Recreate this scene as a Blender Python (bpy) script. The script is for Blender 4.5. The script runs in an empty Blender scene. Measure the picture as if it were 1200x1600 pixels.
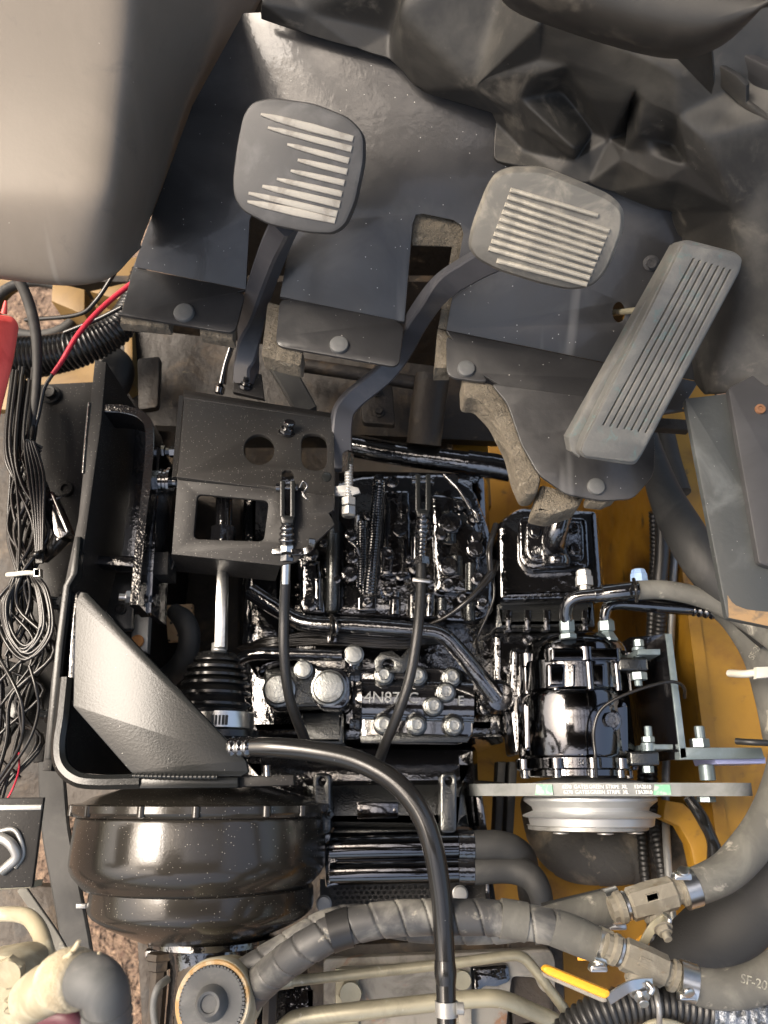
import bpy, bmesh, math, random
from mathutils import Vector, Matrix
from mathutils.geometry import tessellate_polygon, delaunay_2d_cdt
random.seed(7)
R = math.radians
S = bpy.context.scene
COL = S.collection
# ---------------------------------------------------------------- camera
F, TILT, CAMZ = 1256.0, R(19.3), 1.6
SA, CA = math.sin(TILT), math.cos(TILT)
CAM = Vector((0, 0, CAMZ))
cd = bpy.data.cameras.new('camera'); co = bpy.data.objects.new('camera', cd); COL.objects.link(co)
co.location = CAM; co.rotation_euler = (TILT, 0, 0)
cd.sensor_fit = 'VERTICAL'; cd.sensor_height = 24.0; cd.sensor_width = 18.0
cd.lens = 24.0 * F / 1600.0
cd.clip_start = 0.01; cd.clip_end = 200
cd.dof.use_dof = True; cd.dof.focus_distance = 0.60; cd.dof.aperture_fstop = 7.0
S.camera = co
# ---------------------------------------------------------------- light
SUN_EL, SUN_AZ = R(56), R(-76)          # azimuth measured from +Y towards +X
w = bpy.data.worlds.new('World'); S.world = w; w.use_nodes = True
nt = w.node_tree; bg = nt.nodes['Background']
sky = nt.nodes.new('ShaderNodeTexSky'); sky.sky_type = 'NISHITA'; sky.sun_disc = False
sky.dust_density = 10.0; sky.ozone_density = 0.0; sky.air_density = 1.3; sky.sun_elevation = SUN_EL; sky.sun_rotation = SUN_AZ
nt.links.new(sky.outputs[0], bg.inputs[0]); bg.inputs[1].default_value = 0.15
sl = bpy.data.lights.new('sun', 'SUN'); so = bpy.data.objects.new('sun', sl); COL.objects.link(so)
sl.energy = 1.0; sl.angle = R(24); sl.color = (1, .97, .93)
sd = Vector((math.sin(SUN_AZ)*math.cos(SUN_EL), math.cos(SUN_AZ)*math.cos(SUN_EL), math.sin(SUN_EL)))
so.rotation_euler = sd.to_track_quat('Z', 'Y').to_euler(); so.location = (0, 0, 4)
S.view_settings.view_transform = 'Standard'; S.view_settings.look = 'None'
S.view_settings.exposure = 1.4; S.view_settings.gamma = 1.0
S.render.engine = 'CYCLES'
S.cycles.use_denoising = True; S.cycles.max_bounces = 8; S.cycles.sample_clamp_indirect = 8
# ---------------------------------------------------------------- pixel helpers
def ray(px, py):
    x = (px-600)/F; y = (800-py)/F
    return Vector((x, SA + y*CA, -CA + y*SA))
class Plane:
    def __init__(s, a, b, c):
        s.o = a; s.n = (b-a).cross(c-a).normalized()
        if s.n.z < 0: s.n = -s.n
    def at(s, px, py):
        r = ray(px, py); return CAM + r*((s.o-CAM).dot(s.n)/r.dot(s.n))
    def up(s, h):
        q = Plane.__new__(Plane); q.n = s.n; q.o = s.o + s.n*h; return q
def P(px, py, D):
    r = ray(px, py); return CAM + r*(D/-r.z)
def flat(D): return Plane(Vector((0,0,CAMZ-D)), Vector((1,0,CAMZ-D)), Vector((0,1,CAMZ-D)))
def pl3(a, b, c): return Plane(P(*a), P(*b), P(*c))
def mpp(p): return (p-CAM).dot(Vector((0, SA, -CA)))/F      # metres per pixel at a point
def Dof(pl, px, py): return CAMZ - pl.at(px, py).z
# ---------------------------------------------------------------- object helpers
WL = {}
def tag(o, label=None, cat=None, group=None, kind=None):
    if label: o['label'] = label
    if cat: o['category'] = cat
    if group: o['group'] = group
    if kind: o['kind'] = kind
    return o
def T(name, label, cat, px, py, D, group=None):
    o = bpy.data.objects.new(name, None); COL.objects.link(o); o.empty_display_size = .02
    o.location = P(px, py, D); WL[o.name] = o.location.copy()
    return tag(o, label, cat, group)
def put(o, loc, par):
    COL.objects.link(o); WL[o.name] = loc.copy()
    if par is not None: o.parent = par; o.location = loc - WL[par.name]
    else: o.location = loc
    return o
def mk(name, V, Fc, mat, par=None, smooth=35):
    lo = Vector([min(v[i] for v in V) for i in range(3)]); hi = Vector([max(v[i] for v in V) for i in range(3)])
    c = (lo+hi)/2
    if par is None: c.z = lo.z
    me = bpy.data.meshes.new(name); me.from_pydata([tuple(Vector(v)-c) for v in V], [], Fc)
    if mat: me.materials.append(mat)
    me.validate()
    if smooth:
        me.shade_smooth(); me.set_sharp_from_angle(angle=R(smooth))
    return put(bpy.data.objects.new(name, me), c, par)
def area2(p): return sum(p[i][0]*p[(i+1)%len(p)][1]-p[(i+1)%len(p)][0]*p[i][1] for i in range(len(p)))/2
def rnd(pts, r, n=4):
    out = []
    m = len(pts)
    for i in range(m):
        p = Vector(pts[i]); a = Vector(pts[i-1]); b = Vector(pts[(i+1)%m])
        da, db = (a-p), (b-p); k = min(r, da.length*.45, db.length*.45)
        s = p+da.normalized()*k; e = p+db.normalized()*k
        for j in range(n+1):
            t = j/n; out.append(tuple(s*(1-t)**2 + p*2*t*(1-t) + e*t*t))
    return out
def ell(cx, cy, rx, ry=None, n=20, a0=0):
    ry = ry or rx
    return [(cx+rx*math.cos(a0+2*math.pi*i/n), cy+ry*math.sin(a0+2*math.pi*i/n)) for i in range(n)]
def rect(x0, y0, x1, y1): return [(x0,y0),(x1,y0),(x1,y1),(x0,y1)]
def offs(p, d):
    n = len(p); out = []
    for i in range(n):
        a, b, c = Vector(p[i-1]), Vector(p[i]), Vector(p[(i+1)%n])
        e1 = (b-a); e2 = (c-b)
        if e1.length < 1e-9: e1 = e2
        if e2.length < 1e-9: e2 = e1
        n1 = Vector((-e1.y, e1.x)).normalized(); n2 = Vector((-e2.y, e2.x)).normalized()
        m = n1+n2
        m = m/max(.35, m.length_squared/2) if m.length > 1e-6 else n1
        out.append(b+m*d)
    return out
def plate(name, mat, par, pts, pl, th, holes=(), bev=.0012, r=0, smooth=35, world=False):
    """A slab: outline traced on plane pl (top face), extruded th below it, bevelled rims, through holes."""
    if not isinstance(pl, Plane): pl = flat(pl)
    if r: pts = rnd(pts, r)
    u = Vector((1,0,0)); u = (u - pl.n*u.dot(pl.n)).normalized(); v = pl.n.cross(u)
    o = pl.at(*pts[0])
    loops = []
    for k, lp in enumerate([pts]+list(holes)):
        q = []
        for p in lp:
            wv = pl.at(*p)-o; q.append((wv.dot(u), wv.dot(v)))
        if (area2(q) > 0) == (k > 0): q.reverse()
        loops.append(q)
    b = min(bev, th*.45)
    rings = [(b, 0), (b*.3, -b*.3), (0, -b), (0, -th+b*.6), (b*.6, -th)] if b > 0 else [(0,0),(0,-th)]
    V, Fc, idx = [], [], []
    for d, z in rings:
        row = []
        for q in loops:
            qq = offs(q, d) if d else [Vector(x) for x in q]
            row.append((len(V), len(qq)))
            V += [o+u*x.x+v*x.y+pl.n*z for x in qq]
        idx.append(row)
    for j in range(len(rings)-1):
        for (s, n), (s2, _) in zip(idx[j], idx[j+1]):
            for i in range(n):
                i2 = (i+1) % n
                Fc.append((s+i, s2+i, s2+i2, s+i2))
    for j, flip in ((0, 0), (len(rings)-1, 1)):
        polys = [[Vector((0,0,0))]]
        polys = []; mp = []
        for s, n in idx[j]:
            polys.append([Vector(((V[s+i]-o).dot(u), (V[s+i]-o).dot(v), 0)) for i in range(n)]); mp += list(range(s, s+n))
        for t in tessellate_polygon(polys):
            a, b_, c = (mp[x] for x in t)
            nn = (V[b_]-V[a]).cross(V[c]-V[a])
            if (nn.dot(pl.n) > 0) == bool(flip): b_, c = c, b_
            Fc.append((a, b_, c))
    return mk(name, V, Fc, mat, par, smooth)
def crv(pts, n=8):
    """Catmull-Rom through points (Vectors)."""
    p = [pts[0]*2-pts[1]] + list(pts) + [pts[-1]*2-pts[-2]]
    out = []
    for i in range(1, len(p)-2):
        for j in range(n):
            t = j/n
            out.append(.5*((2*p[i]) + (p[i+1]-p[i-1])*t + (2*p[i-1]-5*p[i]+4*p[i+1]-p[i+2])*t*t + (3*p[i]-p[i-1]-3*p[i+1]+p[i+2])*t**3))
    return out + [pts[-1]]
def resample(pts, step):
    L = [0]
    for a, b in zip(pts, pts[1:]): L.append(L[-1]+(b-a).length)
    n = max(2, int(L[-1]/step)); out = []; k = 0
    for i in range(n+1):
        s = L[-1]*i/n
        while k < len(L)-2 and L[k+1] < s: k += 1
        d = L[k+1]-L[k]; out.append(pts[k].lerp(pts[k+1], (s-L[k])/d if d > 1e-9 else 0))
    return out
def sweep(pts, prof, caps=True, up=None):
    """prof(i, s, total) -> list of (x, y) around the path."""
    V, Fc = [], []
    n = len(pts); L = [0]
    for a, b in zip(pts, pts[1:]): L.append(L[-1]+(b-a).length)
    tg = [(pts[min(i+1,n-1)]-pts[max(i-1,0)]).normalized() for i in range(n)]
    nr = up.copy() if up else (Vector((0,0,1)) if abs(tg[0].z) < .9 else Vector((0,1,0)))
    for i in range(n):
        if up: nr = up.copy()
        nr = (nr - tg[i]*nr.dot(tg[i]))
        nr = nr.normalized() if nr.length > 1e-6 else tg[i].orthogonal().normalized()
        bn = tg[i].cross(nr)
        pr = prof(i, L[i], L[-1]); m = len(pr)
        V += [pts[i]+bn*x+nr*y for x, y in pr]
    for i in range(n-1):
        for j in range(m):
            j2 = (j+1) % m
            Fc.append((i*m+j, i*m+j2, (i+1)*m+j2, (i+1)*m+j))
    if caps: Fc.append(tuple(range(m))[::-1]); Fc.append(tuple((n-1)*m+j for j in range(m)))
    return V, Fc
def tube(name, mat, par, pts, r, sides=12, n=8, corr=None, spiral=None, smooth=60, sm=True, squash=1):
    """Round tube through (px,py,D) points; r in photo pixels at each point (number or list)."""
    p3 = [P(*q) for q in pts]
    rr = [(r[i] if isinstance(r, (list, tuple)) else r)*mpp(p3[i]) for i in range(len(p3))]
    if sm and len(p3) > 2:
        p4 = [Vector((*p, q)) for p, q in zip(p3, rr)]; p4 = crv(p4, n)
    else: p4 = [Vector((*p, q)) for p, q in zip(p3, rr)]
    if corr or spiral:
        pitch = (corr or spiral)[0]*mpp(p3[len(p3)//2])
        q4 = resample(p4, pitch/(4 if corr else 22))
    else: q4 = p4
    cs = [(math.cos(2*math.pi*j/sides), math.sin(2*math.pi*j/sides)) for j in range(sides)]
    def prof(i, s, tot):
        rad = q4[i][3]
        if corr:
            k = (1, 1-corr[1]*.35, 1-corr[1], 1-corr[1]*.35)[i % 4]
            return [(c*rad*k, d*rad*k*squash) for c, d in cs]
        if spiral:
            o = []
            for j, (c, d) in enumerate(cs):
                f = (s/pitch + j/sides) % 1.0
                k = 1-spiral[1]*(1.0 if f < .07 else .35*(f-.07))
                o.append((c*rad*k, d*rad*k*squash))
            return o
        return [(c*rad, d*rad*squash) for c, d in cs]
    V, Fc = sweep([Vector(q[:3]) for q in q4], prof)
    return mk(name, V, Fc, mat, par, smooth)
def bar(name, mat, par, pts, wd, ht, up=Vector((0,0,1)), n=6, sm=True, bev=.12):
    """Flat bar of wd x ht pixels swept through points; ht along up."""
    p3 = [P(*q) for q in pts]; k = mpp(p3[len(p3)//2])
    q = crv(p3, n) if sm and len(p3) > 2 else p3
    a, b = wd*k/2, ht*k/2; c = min(a, b)*2*bev
    pr = [(-a+c,-b),(a-c,-b),(a,-b+c),(a,b-c),(a-c,b),(-a+c,b),(-a,b-c),(-a,-b+c)]
    V, Fc = sweep(q, lambda i, s, t: pr, up=up)
    return mk(name, V, Fc, mat, par, 30)
def lathe(name, mat, par, c, ax, prof, seg=32, smooth=35, a0=0):
    """Revolve (t, r) metres about axis ax through c."""
    ax = Vector(ax).normalized(); u = ax.orthogonal().normalized()
    if abs(ax.z) < .9: u = (Vector((0,0,1)) - ax*ax.z).normalized()
    v = ax.cross(u); V, Fc = [], []
    for t, r in prof:
        V += [c+ax*t+(u*math.cos(a0+2*math.pi*j/seg)+v*math.sin(a0+2*math.pi*j/seg))*max(r, 1e-5) for j in range(seg)]
    for i in range(len(prof)-1):
        for j in range(seg):
            j2 = (j+1) % seg
            Fc.append((i*seg+j, i*seg+j2, (i+1)*seg+j2, (i+1)*seg+j))
    Fc.append(tuple(range(seg))[::-1]); Fc.append(tuple((len(prof)-1)*seg+j for j in range(seg)))
    return mk(name, V, Fc, mat, par, smooth)
def pxlathe(name, mat, par, cx, D, prof, seg=32, smooth=35, lean=0):
    """Lathe about an axis lying along the vehicle (picture vertical) at depth D; prof in pixels (py, r) as seen on its near side."""
    c0 = P(cx, prof[0][0], D); k = mpp(P(cx, prof[len(prof)//2][0], D)); pr = []
    for py, r in prof:
        y = P(cx, py, max(D-r*k*.8, .05)).y; pr.append((c0.y-y, r*k))
    c = Vector((c0.x, c0.y, CAMZ-D)); y0 = c0.y
    return lathe(name, mat, par, c, (0,-1,0), pr, seg, smooth)
def template(name, prof, seg_list, smooth=30):
    """Shared unit mesh (axis +Z): list of (z, r, kind) rings; kind 6 hex, else round."""
    V, Fc, n = [], [], 24
    for z, r, kd in prof:
        for j in range(n):
            a = 2*math.pi*j/n
            q = r
            if kd == 6:
                q = r*math.cos(math.pi/6)/math.cos((a % (math.pi/3))-math.pi/6)
            V.append((q*math.cos(a), q*math.sin(a), z))
    for i in range(len(prof)-1):
        for j in range(n):
            j2 = (j+1) % n; Fc.append((i*n+j, i*n+j2, (i+1)*n+j2, (i+1)*n+j))
    Fc.append(tuple((len(prof)-1)*n+j for j in range(n)))
    return V, Fc
TPL = {
 'flange': [(0,1,0),(.14,1,0),(.2,.94,0),(.24,.72,0),(.25,.70,6),(.72,.70,6),(.82,.62,0),(.80,.36,0),(.74,.33,0)],
 'hex': [(0,1,6),(.5,1,6),(.62,.86,0),(.60,.5,0)],
 'plug': [(0,1.12,0),(.1,1.12,0),(.14,1,0),(.34,1,0),(.44,.92,0),(.46,.80,0)],
 'dome': [(0,1,0),(.22,1,0),(.36,.93,0),(.42,.80,0),(.42,.3,0)],
 'nut': [(0,1.25,0),(.12,1.25,0),(.14,1,6),(.75,1,6),(.85,.88,0),(.86,.55,0),(1.7,.55,0),(1.75,.48,0)],
 'socket': [(0,1,0),(.5,1,0),(.6,.92,0),(.6,.55,0),(.3,.5,0)],
}
TM = {}
def bolt(par, px, py, D, rpx, kind='flange', mat=None, ax=(0,0,1), name='bolt', rot=None):
    pl = D if isinstance(D, Plane) else None
    p = pl.at(px, py) if pl else P(px, py, D)
    if pl and ax == (0,0,1): ax = pl.n
    s = rpx*mpp(p); key = (kind, mat.name, round(s, 4))
    if key not in TM:
        V, Fc = template(kind, TPL[kind], 24); me = bpy.data.meshes.new(kind)
        me.from_pydata([(a*key[2], b*key[2], c*key[2]) for a, b, c in V], [], Fc); me.materials.append(mat)
        me.shade_smooth(); me.set_sharp_from_angle(angle=R(28)); TM[key] = me
    o = bpy.data.objects.new(name, TM[key]); put(o, p, par)
    q = Vector(ax).to_track_quat('Z', 'Y').to_matrix().to_4x4() @ Matrix.Rotation(random.random()*6 if rot is None else rot, 4, 'Z')
    o.rotation_euler = q.to_euler()
    return o
def text(body, mat, par, px, py, pl, hpx, ang=0, ext=.0006, name='lettering', wide=1.0):
    if not isinstance(pl, Plane): pl = flat(pl)
    cu = bpy.data.curves.new(name, 'FONT'); cu.body = body; cu.extrude = ext; cu.align_x = 'CENTER'; cu.align_y = 'CENTER'
    tmp = bpy.data.objects.new('tmp', cu); COL.objects.link(tmp)
    bpy.context.view_layer.update()
    me = bpy.data.meshes.new_from_object(tmp.evaluated_get(bpy.context.evaluated_depsgraph_get()))
    bpy.data.objects.remove(tmp); bpy.data.curves.remove(cu)
    me.name = name; me.materials.clear(); me.materials.append(mat)
    c = pl.at(px, py); k = mpp(c)*hpx/.7
    u = pl.at(px+10*math.cos(ang), py+10*math.sin(ang))-c; u.normalize(); v = pl.n.cross(u)
    M = Matrix((u*k*wide, v*k, pl.n*1.0)).transposed()
    for vt in me.vertices: vt.co = M @ vt.co
    return put(bpy.data.objects.new(name, me), c, par)
# ---------------------------------------------------------------- materials
def mat(name, base, rough=.5, metal=0, bump=None, fleck=None, mottle=None, coat=0, mottle2=None, rmot=0, spec=None, scratch=None):
    m = bpy.data.materials.new(name); m.use_nodes = True; t = m.node_tree; b = t.nodes['Principled BSDF']
    N = t.nodes.new; K = t.links.new
    tc = N('ShaderNodeTexCoord').outputs['Object']
    b.inputs['Roughness'].default_value = rough; b.inputs['Metallic'].default_value = metal
    if coat: b.inputs['Coat Weight'].default_value = coat; b.inputs['Coat Roughness'].default_value = .06
    if spec is not None: b.inputs['Specular IOR Level'].default_value = spec
    if spec and coat: b.inputs['Coat IOR'].default_value = 1.75
    col = N('ShaderNodeRGB').outputs[0]; col.default_value = (*base, 1)
    def noise(sc, det=3, rg=.55, dist=0):
        n = N('ShaderNodeTexNoise'); n.inputs['Scale'].default_value = sc; n.inputs['Detail'].default_value = det
        n.inputs['Roughness'].default_value = rg; n.inputs['Distortion'].default_value = dist; K(tc, n.inputs['Vector']); return n.outputs['Fac']
    def ramp(f, a, c):
        r = N('ShaderNodeMapRange'); r.interpolation_type = 'SMOOTHSTEP'; r.inputs[1].default_value = a; r.inputs[2].default_value = c; K(f, r.inputs[0]); return r.outputs[0]
    def mix(f, a, c2):
        x = N('ShaderNodeMix'); x.data_type = 'RGBA'; K(f, x.inputs[0]); K(a, x.inputs[6]); x.inputs[7].default_value = (*c2, 1); return x.outputs[2]
    mf = None
    for mo in (mottle, mottle2):
        if mo:
            sc, c2, lo, hi = mo; f = ramp(noise(sc, 5, .62, .6), lo, hi); col = mix(f, col, c2); mf = mf or f
    if scratch:
        sc, c2, lo, vec = scratch
        mp = N('ShaderNodeMapping'); K(tc, mp.inputs[0]); mp.inputs['Rotation'].default_value = vec[:3]; mp.inputs['Scale'].default_value = (1, vec[3], vec[3])
        n = N('ShaderNodeTexNoise'); n.inputs['Scale'].default_value = sc; n.inputs['Detail'].default_value = 3; K(mp.outputs[0], n.inputs['Vector'])
        col = mix(ramp(n.outputs['Fac'], lo, lo+.06), col, c2)
    if fleck:
        sc, c2, thr, keep = fleck
        v = N('ShaderNodeTexVoronoi'); v.inputs['Scale'].default_value = sc; K(tc, v.inputs['Vector'])
        lt = N('ShaderNodeMath'); lt.operation = 'LESS_THAN'; K(v.outputs['Distance'], lt.inputs[0]); lt.inputs[1].default_value = thr
        sp = N('ShaderNodeSeparateColor'); K(v.outputs['Color'], sp.inputs[0])
        g = N('ShaderNodeMath'); g.operation = 'LESS_THAN'; K(sp.outputs[0], g.inputs[0]); g.inputs[1].default_value = keep
        mu = N('ShaderNodeMath'); mu.operation = 'MULTIPLY'; K(lt.outputs[0], mu.inputs[0]); K(g.outputs[0], mu.inputs[1])
        col = mix(mu.outputs[0], col, c2)
    K(col, b.inputs['Base Color'])
    if rmot:
        rr = N('ShaderNodeMapRange'); K(noise(35, 4), rr.inputs[0]); rr.inputs[1].default_value = .35; rr.inputs[2].default_value = .7
        rr.inputs[3].default_value = rough; rr.inputs[4].default_value = min(1, rough+rmot); K(rr.outputs[0], b.inputs['Roughness'])
    if bump:
        last = None
        for sc, st, ds in (bump if isinstance(bump[0], tuple) else (bump,)):
            bn = N('ShaderNodeBump'); bn.inputs['Strength'].default_value = st; bn.inputs['Distance'].default_value = ds
            K(noise(sc, 3), bn.inputs['Height'])
            if last: K(last, bn.inputs['Normal'])
            last = bn.outputs[0]
        K(last, b.inputs['Normal'])
        if coat: K(last, b.inputs['Coat Normal'])
    return m
DUST = (.30,.29,.26)
gloss = mat('wet_black_gloss', (.006,.006,.007), .10, bump=((300,.35,.0007),(60,.35,.0015)), fleck=(420,(.14,.14,.13),.10,.12), coat=1, spec=.9)
smoothgloss = mat('smooth_black_gloss', (.007,.007,.008), .08, bump=((420,.18,.0003),(30,.15,.001)), fleck=(330,(.2,.2,.19),.09,.10), coat=1, spec=.9)
cast = mat('painted_casting', (.004,.004,.0045), .07, bump=((420,.16,.0006),(75,.35,.0022)), coat=1, spec=.9)
chrome_black = mat('reflective_black_paint', (.10,.10,.105), .10, metal=1, bump=((380,.16,.0003),(30,.10,.001)), fleck=(330,(.3,.3,.29),.09,.10), coat=.6)
sheen = mat('sky_sheen_paint', (.30,.31,.30), .30, metal=.92, bump=((500,.4,.0005),(120,.2,.001)), mottle=(90,(.16,.165,.16),.5,.7))  # black paint lightened to put bright sky reflections into its colour
peel_sheen = mat('sky_sheen_peel', (.085,.088,.086), .22, metal=.9, bump=((520,.5,.0007),(45,.15,.001)), fleck=(260,(.3,.3,.28),.09,.15))  # orange peel black made paler to carry sky sheen in its colour
speck = mat('speckled_black_paint', (.017,.016,.015), .45, spec=.25, bump=((600,.35,.0004),(50,.1,.001)), fleck=(620,(.22,.21,.19),.16,.30), rmot=.1)
booster_m = mat('booster_black', (.022,.020,.017), .17, bump=(500,.2,.0003), fleck=(520,(.28,.26,.22),.15,.3))
orange_peel = mat('orange_peel_black', (.012,.013,.013), .22, bump=((620,.2,.0004),(45,.06,.001)), fleck=(260,(.25,.25,.23),.09,.15), spec=.3)
toe_m = mat('slate_floor_paint', (.023,.023,.024), .30, bump=((150,.30,.0006),(14,.09,.003)), fleck=(210,(.38,.38,.36),.08,.28), rmot=.16, mottle=(9,(.052,.051,.05),.45,.7), coat=.12, spec=.45, scratch=(26,(.075,.075,.075),.62,(.3,.2,R(70),.10)))
tread = mat('pedal_rubber', (.060,.060,.060), .55, bump=(350,.25,.0004), mottle=(30,(.10,.10,.10),.45,.7))
worn = mat('worn_tread', (.33,.315,.28), .65, bump=(250,.3,.0004), mottle=(60,(.22,.205,.18),.46,.7))
dirtytread = mat('dusty_pedal_rubber', (.105,.103,.094), .7, bump=(250,.35,.0006), mottle=(38,(.24,.225,.19),.42,.68), mottle2=(90,(.12,.12,.11),.58,.72))
dustrib = mat('dusty_rib', (.29,.275,.235), .75, bump=(250,.3,.0005), mottle=(45,(.40,.375,.315),.45,.65), mottle2=(110,(.2,.19,.17),.6,.75))
accel_m = mat('accelerator_rubber', (.10,.101,.096), .65, bump=(420,.5,.0005), mottle=(28,(.155,.153,.14),.42,.7), mottle2=(90,(.09,.135,.13),.55,.72))
groove_m = mat('groove_rubber', (.05,.052,.052), .8)
cowl_m = mat('dusty_cowl_plastic', (.175,.15,.12), .55, bump=((420,.22,.0004),(8,.2,.004)), mottle=(7,(.215,.185,.15),.4,.7), mottle2=(38,(.14,.12,.10),.56,.8), fleck=(120,(.5,.48,.44),.03,.1), scratch=(34,(.26,.235,.20),.64,(.4,.2,R(20),.08)))
mould_m = mat('grimy_moulded_plastic', (.024,.0235,.022), .52, bump=((350,.25,.0004),(14,.2,.003)), mottle=(13,(.062,.059,.052),.42,.68), mottle2=(36,(.12,.11,.092),.56,.78), fleck=(160,(.35,.33,.3),.04,.1))
panel_m = mat('worn_slate_panel', (.042,.046,.046), .42, bump=((200,.35,.0006),(20,.2,.002)), mottle=(22,(.09,.098,.098),.48,.72), fleck=(240,(.4,.4,.37),.06,.3), rmot=.2)
dark_panel = mat('dark_smooth_panel', (.040,.040,.042), .42, bump=(300,.12,.0003), mottle=(14,(.055,.055,.057),.4,.7))
yellow = mat('yellow_frame_paint', (.33,.168,.012), .45, bump=(60,.2,.002), mottle=(9,(.20,.095,.011),.42,.66), mottle2=(26,(.08,.045,.018),.57,.74), rmot=.2)
yellow_clean = mat('yellow_grip', (.75,.36,.02), .45, bump=(200,.15,.0004), mottle=(60,(.5,.26,.05),.6,.75))
brown = mat('grimy_brown_steel', (.026,.018,.011), .6, bump=((90,.5,.003),(15,.3,.006)), mottle=(16,(.095,.066,.038),.50,.70), mottle2=(30,(.018,.015,.012),.5,.68))
dark_brown = mat('dark_brown_steel', (.013,.0095,.0065), .6, bump=((90,.5,.003),(15,.3,.006)), mottle=(20,(.05,.033,.018),.52,.70), mottle2=(60,(.11,.085,.055),.66,.76))  # darker copy of the brown steel for members behind the toe board
tan_yellow = mat('dimmed_yellow_paint', (.19,.115,.035), .55, bump=(60,.2,.002), mottle=(14,(.12,.07,.022),.45,.68))  # frame yellow darkened to offset the sun on the left shelf
ground_m = mat('bark_ground', (.12,.08,.055), .9, bump=((70,1,.02),(20,1,.04)), mottle=(55,(.22,.15,.10),.46,.64), mottle2=(90,(.07,.04,.028),.54,.66))
foam_m = mat('tan_foam', (.135,.116,.087), .95, bump=((600,1,.0015),(90,1,.004)), mottle=(45,(.08,.068,.05),.45,.7), mottle2=(130,(.22,.195,.15),.58,.7))
zinc = mat('yellowed_zinc_pipe', (.33,.305,.22), .42, metal=.35, bump=(160,.2,.0005), mottle=(26,(.22,.205,.15),.45,.68), mottle2=(75,(.46,.44,.37),.62,.75))
zinc_plate = mat('zinc_plate', (.27,.25,.21), .6, metal=.2, bump=(130,.3,.0006), mottle=(26,(.14,.125,.10),.44,.64), mottle2=(34,(.24,.12,.06),.58,.72))
steel = mat('bright_steel', (.62,.62,.60), .28, metal=1, bump=(220,.2,.0004), mottle=(40,(.42,.42,.40),.5,.7))
dullsteel = mat('dull_steel', (.34,.34,.33), .42, metal=.6, bump=(200,.3,.0005), mottle=(40,(.22,.22,.2),.45,.7))
alum = mat('machined_aluminium', (.55,.56,.56), .42, metal=.75, bump=(140,.12,.0003), mottle=(35,(.48,.49,.49),.5,.72))
bluesteel = mat('blued_steel', (.16,.20,.21), .35, metal=.5, bump=(260,.35,.0005), mottle=(30,(.24,.29,.30),.45,.7))
rubber = mat('black_rubber', (.016,.016,.016), .38, bump=(160,.15,.0004), fleck=(300,(.2,.2,.19),.06,.2))
shinyrubber = mat('shiny_black_rubber', (.012,.012,.012), .2, bump=(120,.12,.0005), fleck=(250,(.25,.25,.23),.07,.25))
matte_rub = mat('matte_dark_rubber', (.024,.024,.023), .65, bump=(180,.3,.0006), mottle=(18,(.055,.053,.048),.46,.72))
dusty = mat('dusty_grey_hose', (.088,.086,.076), .8, bump=(260,.35,.0007), mottle=(22,(.15,.146,.126),.42,.68), mottle2=(60,(.33,.31,.26),.57,.72))
spiral_m = mat('dusty_spiral_wrap', (.045,.045,.045), .5, bump=(180,.25,.0006), mottle=(20,(.20,.195,.175),.43,.68), mottle2=(55,(.32,.30,.25),.62,.74))
fabric_hose = mat('fabric_hose', (.030,.029,.027), .7, bump=((700,.5,.0006),(40,.2,.001)), mottle=(16,(.085,.08,.07),.48,.74))
brass = mat('corroded_brass', (.17,.155,.122), .7, metal=.1, bump=((170,.6,.0012),(600,.3,.0004)), mottle=(55,(.28,.26,.21),.45,.68), mottle2=(90,(.15,.12,.08),.56,.7))
red_m = mat('coral_red_plastic', (.80,.11,.095), .42, bump=(220,.15,.0004), mottle=(30,(.60,.05,.045),.4,.7))
redwire = mat('red_wire', (.42,.02,.04), .4)
wire_m = mat('black_wire', (.012,.011,.010), .22, bump=(150,.2,.0004))
cable_m = mat('braided_cable', (.014,.014,.014), .35, bump=(900,.6,.0006))
blue_m = mat('blue_plastic_cap', (.28,.42,.66), .45)
belt_m = mat('grey_belt', (.24,.25,.245), .6, bump=(500,.3,.0003), mottle=(40,(.18,.19,.185),.42,.66))
print_white = mat('white_print', (.85,.86,.84), .6)
print_green = mat('green_print', (.20,.50,.30), .6, mottle=(120,(.45,.55,.48),.45,.6))
chip_m = mat('bare_chipped_edge', (.30,.19,.09), .7, bump=(150,.4,.001), mottle=(60,(.13,.10,.07),.5,.7))
tan_m = mat('speckled_tan_paint', (.50,.32,.16), .6, bump=(150,.3,.001), fleck=(180,(.04,.03,.02),.30,.45), mottle=(25,(.38,.22,.10),.5,.7))
cream = mat('cream_dusty_fitting', (.30,.265,.18), .75, bump=(120,.4,.001), mottle=(30,(.46,.43,.32),.42,.66), mottle2=(50,(.35,.31,.22),.58,.72))
tape_m = mat('tan_cloth_tape', (.42,.36,.25), .9, bump=((500,.7,.001),(80,.6,.002)), mottle=(50,(.54,.49,.37),.42,.66), mottle2=(35,(.42,.28,.14),.6,.72))
rust = mat('rusty_iron', (.20,.095,.045), .8, bump=(120,.5,.002), mottle=(40,(.16,.07,.03),.45,.65))
orange_dot = mat('rusty_orange_bolt', (.45,.20,.06), .7, bump=(200,.5,.001), mottle=(80,(.30,.12,.04),.45,.65))
ziptie = mat('pale_cable_tie', (.55,.53,.46), .5)
fuzz = mat('furred_duct', (.27,.235,.18), .95, bump=((260,1,.004),(60,.6,.006)), mottle=(22,(.38,.33,.26),.42,.66))
purple = mat('blue_grey_paint', (.30,.33,.55), .3, metal=.2, bump=(300,.4,.0006))
guard_m = mat('guard_paint', (.012,.012,.012), .5)
capgrey = mat('grey_rubber_cap', (.085,.088,.088), .6, bump=(200,.25,.0004), mottle=(40,(.15,.15,.145),.45,.7))
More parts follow.
